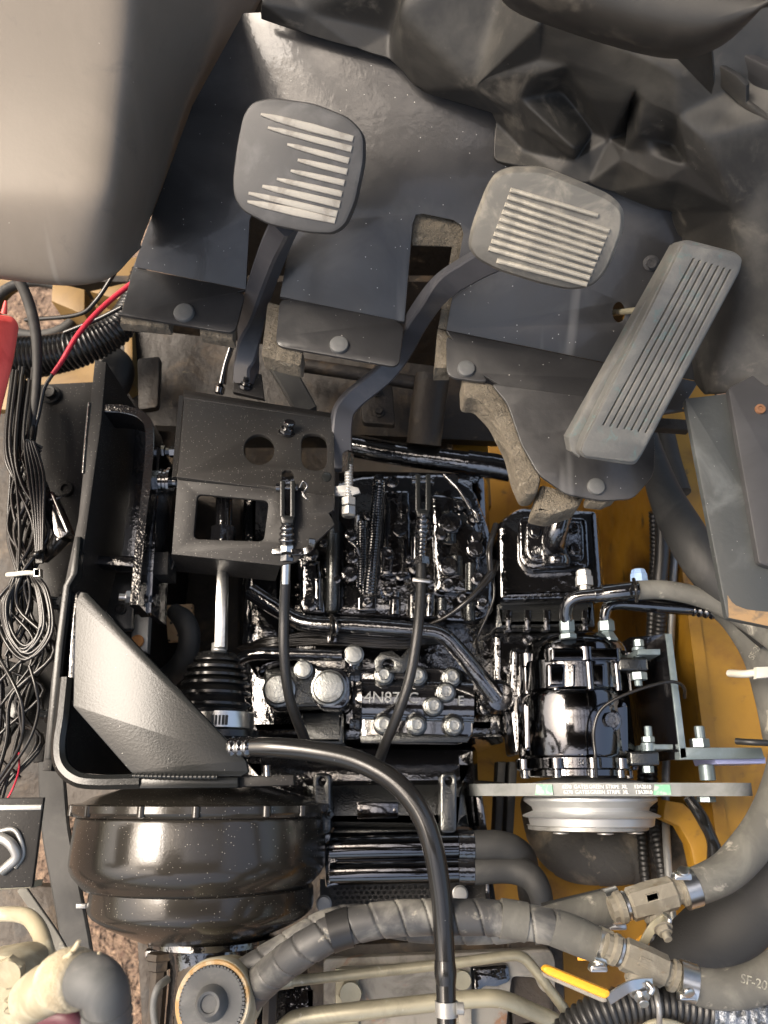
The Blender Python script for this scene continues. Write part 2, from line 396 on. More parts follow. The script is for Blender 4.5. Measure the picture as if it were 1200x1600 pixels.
# ================================================================ setting
def quad3(name, m, par, pts, th=.01, kind=None):
    """Slab through arbitrary (px,py,D) corners, thickened away from the camera."""
    V = [P(*p) for p in pts]; n = (V[1]-V[0]).cross(V[2]-V[0]).normalized()
    if n.dot(CAM-V[0]) < 0: n = -n
    k = len(V); V2 = V+[v-n*th for v in V]
    Fc = [tuple(range(k)), tuple(range(k, 2*k))[::-1]]+[(i, k+i, k+(i+1) % k, (i+1) % k) for i in range(k)]
    o = mk(name, V2, Fc, m, par, 0)
    if kind: o['kind'] = kind
    return o
def box3(name, m, par, lo, hi, bev=0):
    x0,y0,z0 = lo; x1,y1,z1 = hi
    V = [Vector(v) for v in ((x0,y0,z0),(x1,y0,z0),(x1,y1,z0),(x0,y1,z0),(x0,y0,z1),(x1,y0,z1),(x1,y1,z1),(x0,y1,z1))]
    return mk(name, V, [(3,2,1,0),(4,5,6,7),(0,1,5,4),(1,2,6,5),(2,3,7,6),(3,0,4,7)], m, par, 0)
g = box3('ground', ground_m, None, (-30,-30,-.2), (30,30,0)); g['kind'] = 'structure'
# overhead guard of the machine above the driver's place: roof sheet with open slots, posts, plus added light blockers
og = T('overhead_guard', 'dark overhead guard with open slots above the footwell', 'overhead guard', 600, 800, .9)
GZ = 2.75
HW = .86
for x in (-HW, HW):
    box3('side_rail', guard_m, og, (x-.05,-.76,GZ), (x+.05,1.0,GZ+.07))
for x0, x1 in ((-.60,-.55),(-.30,-.26),(-.03,.005),(.16,.20),(.40,.45),(.62,.66)):
    box3('roof_slat', guard_m, og, (x0,-.188,GZ+.004), (x1,.488,GZ+.03))
box3('roof_sheet', guard_m, og, (-.808,.49,GZ+.002), (.808,.948,GZ+.03))
box3('roof_sheet', guard_m, og, (-.808,-.648,GZ+.002), (.808,-.19,GZ+.03))
box3('slot_blocker', guard_m, og, (-.806,-.186,GZ+.033), (-.262,.06,GZ+.05))  # unseen panel added to block slot glare on the toe board
box3('cross_slat', guard_m, og, (-.805,.235,GZ+.032), (.805,.272,GZ+.05))
for y in (-.70,1.0):
    box3('cross_rail', guard_m, og, (-.808,y-.05,GZ+.001), (.808,y+.05,GZ+.065))
for x in (-HW,HW):
    for y in (-.70,.95): box3('post', guard_m, og, (x-.04,y-.04,.4), (x+.04,y+.04,GZ-.002))
box3('shade_panel', guard_m, og, (-.818,.96,1.3), (.818,.99,GZ-.06))  # unseen panel added to shade the bay and darken flap reflections
# chassis
ch = T('chassis_frame', 'yellow painted chassis frame around the black engine bay', 'chassis', 1000, 1100, 1.2)
WX = P(1080,1000,.80).x
def yz(x0, x1, y0, y1, z0, z1, name, m): return box3(name, m, ch, (x0,y0,z0), (x1,y1,z1))
ZT = CAMZ-.80
yz(WX, WX+.012, -.50, .62, .35, ZT, 'side_plate', yellow)
yz(WX+.0125, WX+.062, -.50, .62, ZT-.016, ZT-.003, 'top_flange', yellow)
yz(WX+.05, WX+.062, -.50, .62, .45, ZT-.0165, 'outer_plate', brown)
quad3('belly_plate', brown, ch, [(230,480,1.18),(1100,480,1.18),(1100,1720,1.18),(230,1720,1.18)], .01)
# inner sloping yellow plate, low right
quad3('inner_plate', yellow, ch, [(740,640,1.10),(1000,640,1.08),(960,1480,1.10),(730,1480,1.12)], .008)
quad3('lower_plate', yellow, ch, [(840,1270,.96),(1010,1270,.96),(1010,1620,.93),(850,1620,.93)], .01)
# curved brace on the right wall
cpts = [(1060,1262,.83),(1082,1275,.83),(1098,1310,.83),(1104,1370,.83),(1106,1460,.84),(1085,1460,.84),(1082,1370,.84),(1072,1315,.84),(1050,1285,.84)]
plate('curved_brace', yellow, ch, [(1040,1250),(1068,1255),(1090,1275),(1108,1310),(1116,1370),(1118,1470),(1092,1470),(1090,1375),(1078,1320),(1062,1292),(1036,1280)], .79, .02, bev=.002)
# cross members and back wall
quad3('cross_beam', dark_brown, ch, [(150,505,.80),(780,585,.80),(790,690,.82),(150,660,.82)], .04)
WYY = .74
box3('firewall', dark_brown, ch, (P(212,470,.7).x*1.25, WYY, .15), (.6, WYY+.01, 1.02))
quad3('rear_bulkhead', dark_brown, ch, [(100,440,.83),(1120,440,.83),(1120,700,1.18),(100,700,1.18)], .01)
tube('worn_column', brown, ch, [(676,588,.755),(668,640,.765),(662,694,.78)], 27, 20, sm=False)
tube('dark_tube', dark_brown, ch, [(440,566,.765),(560,584,.765),(700,606,.765)], 11, 14, sm=False)
plate('stay_bracket', dark_brown, ch, rnd([(560,588),(612,592),(618,664),(566,660)],6), .765, .01, bev=.0015)
bolt(ch, 588, 612, .764, 9, 'flange', dark_brown); bolt(ch, 592, 644, .764, 9, 'flange', dark_brown)
plate('stay_bracket', dark_brown, ch, rnd([(214,560),(250,556),(246,636),(216,640)],6), .765, .01, bev=.0015)
plate('yellow_gusset', yellow, ch, [(706,650),(730,655),(762,690),(768,790),(735,800),(712,760)], .86, .02)
plate('yellow_strip', yellow, ch, [(255,570),(300,572),(360,588),(362,604),(255,590)], .82, .02)
plate('brown_block', brown, ch, [(640,640),(705,640),(700,690),(640,690)], .84, .03)
# left side of the chassis with its round opening
lp = plate('side_shelf', tan_yellow, ch, [(-60,420),(100,428),(215,400),(206,640),(-60,640)], .86, .012, holes=[ell(58,488,62,50,24)])
plate('shelf_block', tan_yellow, ch, [(82,440),(132,452),(132,492),(80,470)], .80, .05)
plate('shelf_block', tan_yellow, ch, [(140,455),(205,440),(208,600),(196,606),(192,470)], .79, .03)
plate('lower_rail', brown, ch, [(-260,640),(240,640),(250,1240),(60,1250),(-260,1250)], .98, .02)
plate('lower_rail', brown, ch, [(240,640),(380,640),(380,1250),(250,1240)], 1.0, .02)
plate('foot_beam', brown, ch, [(60,1180),(300,1180),(300,1262),(170,1262),(60,1262)], .90, .02, bev=.002)
plate('beam_strip', brown, ch, [(205,1300),(228,1300),(248,1700),(226,1700)], .86, .05, bev=.002)
plate('low_shelf', brown, ch, [(-60,1380),(82,1385),(95,1478),(100,1720),(-60,1720)], .84, .03, bev=.002)
# ================================================================ toe board
FY = lambda x: 418+(x-213)*.2028
fa, fb = P(213,418,.58), P(930,563.4,.58)
fd = (fb-fa).normalized(); fp = Vector((-fd.y, fd.x, 0))
TOE = Plane(fa, fb, fa+fp*math.cos(R(38))+Vector((0,0,1))*math.sin(R(38)))
FLOOR = flat(.58)
tb = T('toe_board', 'slate painted steel toe board with slotted flaps behind the three pedals', 'toe board', 560, 400, .60)
def fx(x): return (x, FY(x))
up = [fx(208),(262,268),(300,165),(380,20),(640,10),(800,120),(1120,170),fx(1100),fx(697),(724,365),(720,352),(708,344),(660,334),(650,336),(645,350),fx(632),fx(437),(458,350),(450,335),(395,330),(390,345),fx(384)]
plate('sloping_plate', toe_m, tb, up, TOE, .003, holes=[ell(967,488,10,16,16)], bev=.0006)
plate('flap', toe_m, tb, [fx(208)]+rnd([(176,490),(367,521),(384,FY(384)+2)],14)+[fx(384)], FLOOR, .003, bev=.0008)
plate('flap', toe_m, tb, [fx(437)]+rnd([(437,FY(437)+2),(430,540),(623,574),(632,FY(632)+2)],14)+[fx(632)], FLOOR, .003, bev=.0008)
fr = [fx(697)]+rnd([(697,FY(697)+3),(698,589),(766,598)],16)+rnd([(766,598),(793,630),(815,695),(842,742),(885,772),(940,782),(990,779),(1022,742),(1024,690),(1016,650),(1078,640)],12)+[(1092,FY(1092))]
plate('flap', toe_m, tb, fr, FLOOR, .003, bev=.0008)
for x, y, r, p in ((288,490,16,FLOOR),(530,540,15,FLOOR),(728,577,14,FLOOR),(931,761,14,FLOOR),(1017,411,12,TOE)):
    bolt(tb, x, y, p, r, 'dome' if y != 411 else 'flange', dark_panel if y == 411 else capgrey, name='screw')
fl = FLOOR.up(-.0045); tl = TOE.up(-.0045)
plate('foam_pad', foam_m, tb, [(192,470),(270,480),(264,513),(186,505)], fl, .012, bev=.002)
plate('foam_pad', foam_m, tb, [(310,490),(366,500),(364,532),(312,522)], fl, .014, bev=.002)
plate('foam_pad', foam_m, tb, rnd([(418,470),(445,478),(446,536),(474,545),(470,572),(408,556)],5), fl, .022, bev=.002)
plate('foam_pad', foam_m, tb, [(643,330),(730,350),(730,362),(700,FY(700)),(684,FY(684)),(706,386),(643,384)], tl, .030, bev=.002)
plate('foam_pad', foam_m, tb, [(684,512),(705,518),(704,575),(679,575)], fl, .022, bev=.002)
plate('foam_pad', foam_m, tb, rnd([(722,585),(772,600),(800,640),(826,700),(846,745),(840,772),(820,774),(806,742),(796,700),(770,648),(745,622),(724,622)],8), fl, .028, bev=.003)
plate('foam_pad', foam_m, tb, rnd([(846,755),(915,772),(905,792),(862,806),(833,800)],6), fl.up(-.01), .03, bev=.004)
plate('foam_pad', foam_m, tb, rnd([(918,772),(965,778),(945,788),(918,785)],4), fl, .015, bev=.003)
# ================================================================ pedals
def ribpoly(L, Rr, wl, wr, bulge=1.25):
    L = Vector(L); Rr = Vector(Rr); d = Rr-L; n = Vector((-d.y, d.x)).normalized(); M = L.lerp(Rr, .55)
    wm = (wl*.2+wr*.8)*bulge
    return [tuple(L-n*wl/2), tuple(L.lerp(Rr,.16)-n*(wl*.35+wm*.65)/2), tuple(M-n*wm/2), tuple(Rr-n*wr/2), tuple(Rr+n*wr/2), tuple(M+n*wm/2), tuple(L.lerp(Rr,.16)+n*(wl*.35+wm*.65)/2), tuple(L+n*wl/2)]
p1 = T('foot_pedal', 'left pedal with grey rubber pad worn smooth across its pale ribs', 'pedal', 470, 260, .5)
PL1 = pl3((470,155,.415),(365,300,.452),(560,310,.450))
o1 = [(378,180),(392,158),(425,151),(490,160),(545,182),(569,208),(569,250),(556,315),(540,352),(520,366),(480,364),(420,352),(378,330),(364,308),(362,280),(368,230)]
plate('pad', tread, p1, o1, PL1, .016, bev=.0035, r=14)
RB = [((308,222),(978,402),14,46),((360,318),(968,476),10,48),((500,440),(948,560),6,46),((575,552),(935,640),6,46),((525,630),(915,720),6,44),((425,690),(898,800),6,46),((320,742),(884,875),8,54),((220,792),(862,945),22,50),((212,852),(850,992),16,44)]
sc = lambda p: (340+p[0]*.2167, 130+p[1]*.2167)
for i, (a, b, wl, wr) in enumerate(RB):
    plate('rib', worn, p1, ribpoly(sc(a), sc(b), wr*.10, wr*.225, 1.55 if i in (0,8) else 1.1), PL1.up(.0012), .004, bev=.0010)
steel_arm = mat('slate_arm_paint', (.045,.047,.055), .4, bump=(120,.2,.0006), mottle=(26,(.075,.075,.08),.5,.75), fleck=(200,(.4,.38,.35),.05,.2))
bar('arm', steel_arm, p1, [(448,345,.48),(430,385,.52),(405,455,.585),(392,505,.63),(386,560,.66),(384,600,.67)], 30, 34, up=Vector((.75,.5,.6)))
p2 = T('foot_pedal', 'middle pedal with dusty ribbed rubber pad on a cranked arm', 'pedal', 850, 360, .5)
PL2 = pl3((860,265,.385),(735,390,.425),(945,430,.425))
o2 = [(771,274),(795,264),(845,263),(900,284),(955,308),(977,328),(976,362),(952,424),(928,452),(892,458),(838,446),(775,426),(742,408),(729,388),(735,355),(758,295)]
plate('pad', dirtytread, p2, o2, PL2, .022, bev=.008, r=16)
for i in range(10):
    t = i/9
    a = Vector((797,297)).lerp(Vector((759,400)), t); b = Vector((957,352)).lerp(Vector((918,446)), t)
    if i == 0: b = Vector((935,338))
    if i == 9: a = Vector((776,408))
    plate('rib', dustrib, p2, ribpoly(a, b, 7.4, 7.4, 1.0), PL2.up(.0022), .005, bev=.0016)
bar('arm', steel_arm, p2, [(775,400,.46),(735,420,.485),(690,450,.52),(655,495,.575),(625,550,.63),(598,585,.645),(545,630,.655),(533,665,.655),(534,735,.66)], 32, 22, up=Vector((.25,-.55,.8)))
p3 = T('accelerator_pedal', 'long grooved rubber accelerator pedal at the right of the toe board', 'pedal', 1030, 550, .56)
PL3 = pl3((1110,385,.455),(1150,415,.462),(950,720,.528))
PL3 = pl3((1070,378,.452),(1160,398,.458),(950,722,.530))
base3 = [(1064,376),(1076,374),(1150,393),(1162,403),(1158,424),(1004,712),(994,726),(984,727),(912,716),(904,706),(910,686)]
plate('pad', accel_m, p3, base3, PL3.up(-.003), .016, bev=.002, r=8)
ga, gb = [(1084+i*9.6, 404+i*2.9) for i in range(7)], [(943+i*11.0, 664+i*2.0) for i in range(7)]
hl = [[(x0-1.1,y0),(x0+1.1,y0),(x1+1.1,y1),(x1-1.1,y1)] for (x0,y0),(x1,y1) in zip(ga, gb)]
plate('tread', accel_m, p3, rnd([(1069,378),(1152,397),(1160,405),(1155,424),(1003,708),(992,723),(914,713),(908,706),(913,690)],8), PL3, .0031, holes=hl, bev=.0008)
plate('groove_bed', groove_m, p3, [(1078,398),(1146,418),(1012,682),(938,670)], PL3.up(-.0026), .0012, bev=0)  # darker bed puts the shade inside the grooves into colour
plate('side_skirt', accel_m, p3, [(1058,380),(1072,376),(914,700),(906,716),(892,706),(888,684)], PL3.up(-.012), .014, bev=.002)
tube('linkage_rod', zinc, p3, [(958,489,.58),(985,486,.545),(1008,483,.53)], 5, 10)
# ================================================================ left cowl
def loft(name, m, par, rows, sub=2, th=.004, crease=()):
    V = [P(*p) for r in rows for p in r]; n = len(rows[0])
    Fc = [(i*n+j, (i+1)*n+j, (i+1)*n+j+1, i*n+j+1) for i in range(len(rows)-1) for j in range(n-1)]
    o = mk(name, V, Fc, m, par, 60)
    a = o.modifiers.new('subd', 'SUBSURF'); a.levels = a.render_levels = sub
    s = o.modifiers.new('thick', 'SOLIDIFY'); s.thickness = th; s.offset = -1
    return o
rows = [
 [(-220,-60,.36),(0,-60,.362),(150,-60,.364),(205,-60,.366),(232,-60,.374),(300,-60,.41),(400,-60,.455),(440,-60,.47)],
 [(-220,60,.385),(0,60,.388),(145,60,.390),(198,60,.392),(222,60,.400),(275,60,.43),(350,60,.475),(383,50,.49)],
 [(-220,180,.41),(0,180,.413),(140,180,.415),(185,180,.418),(205,180,.427),(240,180,.46),(280,180,.51),(300,170,.525)],
 [(-220,270,.425),(0,280,.428),(130,285,.43),(175,285,.434),(192,285,.443),(222,280,.475),(252,275,.525),(266,270,.545)],
 [(-220,300,.428),(0,312,.432),(125,322,.436),(168,320,.440),(186,318,.449),(212,312,.48),(238,308,.53),(250,304,.55)],
 [(-220,385,.455),(0,398,.460),(110,408,.465),(158,402,.470),(176,392,.478),(196,382,.505),(214,372,.54),(224,368,.555)],
 [(-220,408,.465),(0,422,.470),(105,434,.475),(158,424,.480),(178,412,.488),(196,400,.51),(211,388,.545),(219,382,.558)],
 [(-220,416,.470),(0,431,.476),(105,447,.481),(165,437,.486),(186,420,.494),(201,404,.515),(214,392,.55),(221,385,.562)],
 [(-220,418,.478),(0,434,.484),(105,451,.489),(168,440,.494),(189,422,.50),(203,405,.52),(215,393,.555),(222,386,.565)]]
lc = loft('side_cowl', cowl_m, None, rows)
tag(lc, 'pale dusty plastic cowl with a rounded edge at the upper left', 'cowl')
# ================================================================ right cowl (moulded)
def tD(x, y): return Dof(TOE, x, y)
BP = pl3((735,148,.449),(1065,170,.405),(1000,300,.468))
def t_(x, y, o=.007): return (x, y, tD(x,y)-o)
def q_(x, y, o=0): return (x, y, Dof(BP,x,y)+o)
VV = dict(
 L0=(405,-80,.415), L1=t_(405,30), L2=t_(470,52), L3=t_(560,78), L4=(405,2,.432), L5=(480,18,.438), L6=(612,48,.446),
 a=(650,-80,.385), b=(624,20,.41), c=t_(606,92), d=t_(632,118), e=t_(652,142), f=q_(738,138,-.002), f0=t_(735,167), f1=t_(768,177),
 g=q_(840,38,-.006), h=q_(755,123,-.002), i=q_(845,90,.002), j=q_(893,102), k=q_(821,124), l=q_(815,156,.002), m=q_(877,140,.022), n=q_(926,207,.024), o=q_(952,217,.020), p=q_(899,234,-.002),
 q=q_(993,139), r=q_(897,252,.012), s=q_(826,198,.006), t=q_(800,178,.004), u=q_(820,236,.010), v=t_(773,188), w=t_(769,250,.012), x=t_(870,270,.014), y=t_(918,288,.014),
 z=q_(970,250,.010), A=t_(957,302,.012), B=q_(982,165,.030), C=q_(988,206,.030), D=q_(976,232,.012), E=q_(1003,156), F=q_(995,210,.002), G=q_(1058,180,-.002), H=q_(1052,228,.020), I=q_(1075,258,-.002),
 J=q_(1062,285,-.002), K=q_(1035,285,-.002), L=t_(1022,328,.012), M=t_(1048,332,.012), M0=t_(1052,350), O=q_(1100,215,-.006), Q=(1195,192,.395), R=(1300,180,.385), S=q_(1060,112,-.002), T=q_(950,62,-.002), U=q_(850,30,-.004), W=(1200,110,.385), X=(800,-80,.37), Y=(1300,-80,.34),
 Z1=t_(1062,372), Z2=t_(1068,430), Z3=t_(1075,520), Z4=(1085,600,.575), Z5=(1105,625,.55), Z6=(1300,590,.50), Z7=(1300,380,.44), c1=(1150,330,.448), c2=(1142,500,.508))
FF = ['L0 L4 L5 L6 b a','L4 L1 L2 L3 c L6 L5','L6 c d b','a b d e f0 f g X','f h i g','f f0 f1 t l k h','h k j i','g i j q G S T U','k l m j','j m n o q','q E F D C B','o q B C','o C D','o D z','l p n m','l t s r p','s u r','t f1 v w u s','u w x y r','p r y A z o n','D F H I','z D I J K L A','E G H F','G O I','G I H','q G E','K J M L','J I O c1 Z1 M0 M','O Q R Z7 c1','c1 Z7 Z6 c2','c1 c2 Z3 Z2 Z1','c2 Z6 Z5 Z4 Z3','S G O Q W','U T S W Y X','g U X','W Q R Y']
ks = list(VV); V = [P(*VV[k]) for k in ks]
rc = mk('column_cowl', V, [tuple(ks.index(n) for n in f.split()) for f in FF], mould_m, None, 0)
bm = bmesh.new(); bm.from_mesh(rc.data); bmesh.ops.triangulate(bm, faces=[f for f in bm.faces if len(f.verts) > 4]); bmesh.ops.recalc_face_normals(bm, faces=bm.faces)
if sum(f.normal.z*f.calc_area() for f in bm.faces) < 0: bmesh.ops.reverse_faces(bm, faces=bm.faces)
bm.to_mesh(rc.data); bm.free()
a = rc.modifiers.new('subd', 'SUBSURF'); a.subdivision_type = 'SIMPLE'; a.levels = a.render_levels = 4
a = rc.modifiers.new('smooth', 'SMOOTH'); a.factor = .5; a.iterations = 15
a = rc.modifiers.new('thick', 'SOLIDIFY'); a.thickness = .004; a.offset = -1
#, 'BEVEL'); a.width = .0035; a.segments = 3; a.limit_method = 'ANGLE'; a.angle_limit = R(14); a.use_clamp_overlap = True; a.harden_normals = False
rc.data.shade_smooth()
tag(rc, 'grimy black moulded cowl with a star shaped hollow at the upper right', 'cowl')
# overhanging dash moulding at the very top right
dc = loft('dash_moulding', mould_m, None, [
 [(760,-90,.30),(860,-90,.29),(1000,-90,.285),(1130,-90,.28),(1300,-90,.28)],
 [(770,-30,.31),(870,-25,.30),(1000,-20,.295),(1130,-20,.285),(1300,-40,.28)],
 [(782,2,.325),(880,25,.315),(1010,40,.305),(1110,40,.295),(1210,-10,.28)],
 [(800,16,.34),(885,42,.33),(1010,76,.32),(1095,82,.31),(1180,25,.29)],
 [(812,22,.36),(890,50,.35),(1010,86,.34),(1085,92,.33),(1150,55,.31)],
 [(812,24,.38),(890,52,.37),(1010,90,.36),(1080,96,.35),(1130,72,.33)]], 2)
tag(dc, 'smooth brownish dash moulding overhanging the top right corner', 'dash moulding')
dt = quad3('dash_bracket', mould_m, None, [(1058,92,.36),(1112,80,.35),(1116,130,.375),(1112,147,.385),(1104,140,.383)], .004)
tag(dt, 'pointed plastic tab hanging below the dash moulding', 'bracket')
db = T('edge_bracket', 'black angled bracket at the right edge below the dash moulding', 'bracket', 1160, 130, .40)
plate('strip', dark_panel, db, [(1112,75),(1130,70),(1290,150),(1290,190),(1200,150),(1165,130),(1140,100)], pl3((1112,75,.385),(1200,100,.375),(1160,150,.40)), .006)
plate('tongue', mould_m, db, [(1116,98),(1150,118),(1166,134),(1166,160),(1200,185),(1200,196),(1164,172),(1120,132)], pl3((1112,75,.375),(1200,100,.365),(1160,150,.39)), .004)
# ================================================================ right console
rcn = T('side_console', 'worn slate steel console with a chipped corner at the right edge', 'console', 1150, 800, .52)
PLC = flat(.53)
plate('top_plate', panel_m, rcn, rnd([(1070,622),(1300,596),(1300,1000),(1136,966)],5), PLC, .006, bev=.0012)
plate('chipped_patch', chip_m, rcn, [(1137,930),(1143,940),(1150,946),(1166,952),(1180,954),(1240,960),(1300,972),(1300,999),(1139,965)], PLC.up(.0003), .001, bev=0)
plate('access_panel', dark_panel, rcn, rnd([(1138,606),(1300,520),(1300,915),(1186,880)],6), PLC.up(.006), .006, bev=.001)
bolt(rcn, 1187, 640, PLC.up(.006), 8, 'socket', rust, name='screw')
bolt(rcn, 1195, 876, PLC, 9, 'socket', dark_panel, name='screw')
plate('ledge', brown, rcn, [(1026,652),(1075,655),(1078,672),(1024,668)], .61, .01)
# ================================================================ pedal bracket
pb = T('pedal_bracket', 'speckled black folded bracket plate with round, oblong and square cut-outs', 'bracket', 400, 740, .68)
PU = pl3((288,615,.655),(522,652,.655),(400,755,.622)); PLo = pl3((277,745,.6235),(522,775,.6205),(400,880,.627))
plate('upper_plate', speck, pb, [(288,616),(522,653),(523,775),(459,767.5),(459,740),(455,735),(446,734),(441,738),(441,765.5),(277,745)], PU, .004, holes=[ell(405,702,24,24,28), rnd([(471,676),(511,679),(511,736),(471,733)],19,6)], bev=.0008)
plate('top_flange', speck, pb, [(287,609),(523,646),(523,656),(287,620)], pl3((288,608,.672),(522,645,.672),(400,640,.648)), .004, bev=.0006)
plate('lower_plate', speck, pb, [(277,745),(441,765.5),(441,800),(459,803),(459,767.5),(523,775),(522,796),(514,802),(520,812),(523,820),(488,853),(462,878),(438,884),(268,866)], PLo, .004, holes=[rnd([(308,772),(420,783),(412,846),(302,842)],9)], bev=.0008)
bar('fold_ridge', speck, pb, [(277,744,.6235),(440,764.5,.6225)], 7, 5, bev=.3)
plate('side_web', speck, pb, [(517,655),(524,656),(524,800),(517,800)], .66, .06, bev=.0006)
quad3('side_web', speck, pb, [(277,745,.626),(287,618,.656),(290,640,.74),(272,760,.74)], .004)
quad3('under_flange', speck, pb, [(268,866,.645),(438,884,.645),(430,908,.70),(275,893,.70)], .004)
plate('tab', speck, pb, [(366,582),(408,584),(413,623),(364,612)], .665, .006, bev=.0008)
bolt(pb, 384, 604, .665, 9, 'nut', smoothgloss, ax=(.25,.9,1.4))
bolt(pb, 448, 676, PU, 10.5, 'nut', smoothgloss, ax=(.22,.75,1))
bolt(pb, 452, 664, PU.up(.008), 9.5, 'hex', smoothgloss, ax=(.22,.75,1))
plate('weld_spot', orange_peel, pb, ell(510,744,8,8,12), PU.up(.001), .003, bev=.001)
# hooked lever of the bracket with the stop screw
plate('stop_tab', dullsteel, pb, [(490,765),(540,757),(560,762),(563,770),(545,776),(492,772)], pl3((490,768,.632),(560,762,.628),(545,776,.63)), .004, bev=.0006)
XA = (1,0,0)
def stack(name, m, par, cx, D, prof, seg=6, sides=None):
    return pxlathe(name, m, par, cx, D, prof, seg, 30)
sc_ = T('stop_screw', 'threaded stop screw with lock nuts beside the bracket, bright nut at its foot', 'screw', 545, 760, .64, None)
tube('thread', dullsteel, sc_, [(545,728,.632),(545,800,.632)], 7, 14, corr=(5,.18), sm=False)
pxlathe('square_end', gloss, sc_, 544, .632, [(703,5),(706,9),(735,9),(737,6)], 4, 20)
pxlathe('lock_nut', dullsteel, sc_, 545, .632, [(775,8),(776,12),(787,12),(788,8)], 6, 20)
pxlathe('lock_nut', steel, sc_, 545, .632, [(788,8),(790,12),(802,12),(806,8)], 6, 20)
# left pivot bolt stack
pv = T('pivot_bolt', 'large pivot bolt with stacked washers at the left edge of the folded bracket', 'bolt', 255, 755, .66)
def xl(name, m, par, x0, py, D, prof, seg=24):
    c0 = P(x0, py, D); k = mpp(c0)
    return lathe(name, m, par, c0, XA, [((px-x0)*k, r*k) for px, r in prof], seg, 30)
xl('head', gloss, pv, 232, 753, .66, [(232,8),(234,18),(250,18),(252,14)], 6)
xl('washer', smoothgloss, pv, 252, 753, .66, [(252,8),(252,21),(256,21),(256,15),(258,15),(258,20),(262,20),(262,14),(264,14),(264,23),(268,23),(268,10),(276,10)])
xl('small_bolt', smoothgloss, pv, 250, 706, .67, [(250,6),(251,10),(258,10),(259,6),(266,6),(266,9),(275,9)], 6)
# ================================================================ control cables
def clevis(T_, x, y, D):
    plate('fork', orange_peel, T_, rnd([(x-12,y-6),(x-4,y-6),(x-4,y+52),(x-12,y+52)],3), D, .010, bev=.001)
    plate('fork', orange_peel, T_, rnd([(x+4,y-6),(x+12,y-6),(x+12,y+52),(x+4,y+52)],3), D, .010, bev=.001)
    plate('fork_base', orange_peel, T_, [(x-12,y+48),(x+12,y+48),(x+9,y+62),(x-9,y+62)], D, .010, bev=.002)
    xl('pin', gloss, T_, x-18, y+6, D+.004, [(x-18,4),(x-17,7),(x-11,7),(x-11,4),(x+14,4),(x+14,7),(x+17,6)])
c1 = T('control_cable', 'control cable with forked end and rubber boot hanging from the folded bracket', 'cable', 450, 1000, .66)
clevis(c1, 449, 756, .612)
tube('cotter_pin', gloss, c1, [(468,762,.608),(474,752,.605),(480,760,.606),(473,772,.607),(480,780,.607),(472,768,.606)], 1.6, 8)
tube('boot', smoothgloss, c1, [(449,816,.618),(449,850,.625)], [11,16], 20, corr=(9,.25), sm=False)
pxlathe('nut', steel, c1, 449, .625, [(850,8),(851,11),(862,11),(863,8)], 6, 20)
pxlathe('nut', gloss, c1, 449, .628, [(866,8),(867,11),(876,11),(877,8)], 6, 20)
plate('clip_plate', steel, c1, [(425,858),(440,856),(440,865),(425,865)], .622, .004, bev=.0006)
bar('clip_hook', gloss, c1, [(456,863,.622),(478,861,.622),(487,852,.616),(488,842,.612)], 10, 4)
tube('steel_sheath', steel, c1, [(447,876,.63),(446,912,.637)], [7.5,7], 16, sm=False)
tube('sleeve', cable_m, c1, [(446,908,.637),(444,960,.65),(444,1020,.658),(450,1080,.672),(462,1120,.69),(478,1160,.72),(485,1185,.75)], 8.2, 14)
c2 = T('control_cable', 'second control cable running down from the valve body past the lettered cover', 'cable', 640, 1000, .68)
clevis(c2, 661, 746, .715)
tube('boot', gloss, c2, [(661,806,.72),(660,838,.72)], [9,14], 18, corr=(9,.25), sm=False)
tube('thread', gloss, c2, [(660,838,.715),(658,885,.71)], 8, 14, corr=(7,.2), sm=False)
pxlathe('nut', gloss, c2, 659, .705, [(868,8),(869,13),(880,13),(881,8)], 6, 20)
plate('clip_plate', steel, c2, [(645,902),(672,905),(672,911),(645,908)], .695, .004, bev=.0006)
tube('sleeve', cable_m, c2, [(658,880,.705),(657,930,.70),(652,990,.695),(640,1060,.70),(622,1115,.71),(603,1160,.73),(592,1190,.76)], 8, 14)
# ================================================================ transmission
tr = T('transmission', 'glossy black painted transmission casing in the middle of the bay', 'transmission', 580, 1000, .9)
plate('case', cast, tr, [(372,740),(560,725),(765,730),(772,900),(792,1000),(800,1160),(370,1165),(366,960)], .82, .25, bev=.02, r=20)
plate('left_shoulder', cast, tr, [(380,870),(450,860),(452,1000),(470,1030),(400,1060),(372,1010)], .795, .05, bev=.012, r=12)
def capsule(par, name, m, x0, y0, x1, y1, r, D, sink=.6):
    k = mpp(P(x0,y0,D))*r
    return tube(name, m, par, [(x0,y0,D+k*sink),(x0+(x1-x0)*.03,y0+(y1-y0)*.03,D+k*sink),(x1-(x1-x0)*.03,y1-(y1-y0)*.03,D+k*sink),(x1,y1,D+k*sink)], [r*.55,r,r,r*.55], 14, sm=False)
vb = T('valve_body', 'wet black valve body crowded with small bolts and ridges', 'valve body', 610, 850, .80)
VD = .765
plate('base', cast, vb, [(455,800),(480,770),(560,742),(700,738),(740,760),(768,830),(772,960),(740,972),(560,968),(470,962)], VD+.012, .06, bev=.006, r=16)
plate('raised_block', cast, vb, [(600,765),(640,765),(642,900),(598,900)], VD, .02, bev=.004, r=6)
plate('raised_block', cast, vb, [(672,770),(735,775),(750,830),(748,930),(680,925)], VD+.002, .02, bev=.005, r=10)
plate('raised_block', cast, vb, [(470,880),(500,872),(510,960),(470,960)], VD, .02, bev=.005, r=6)
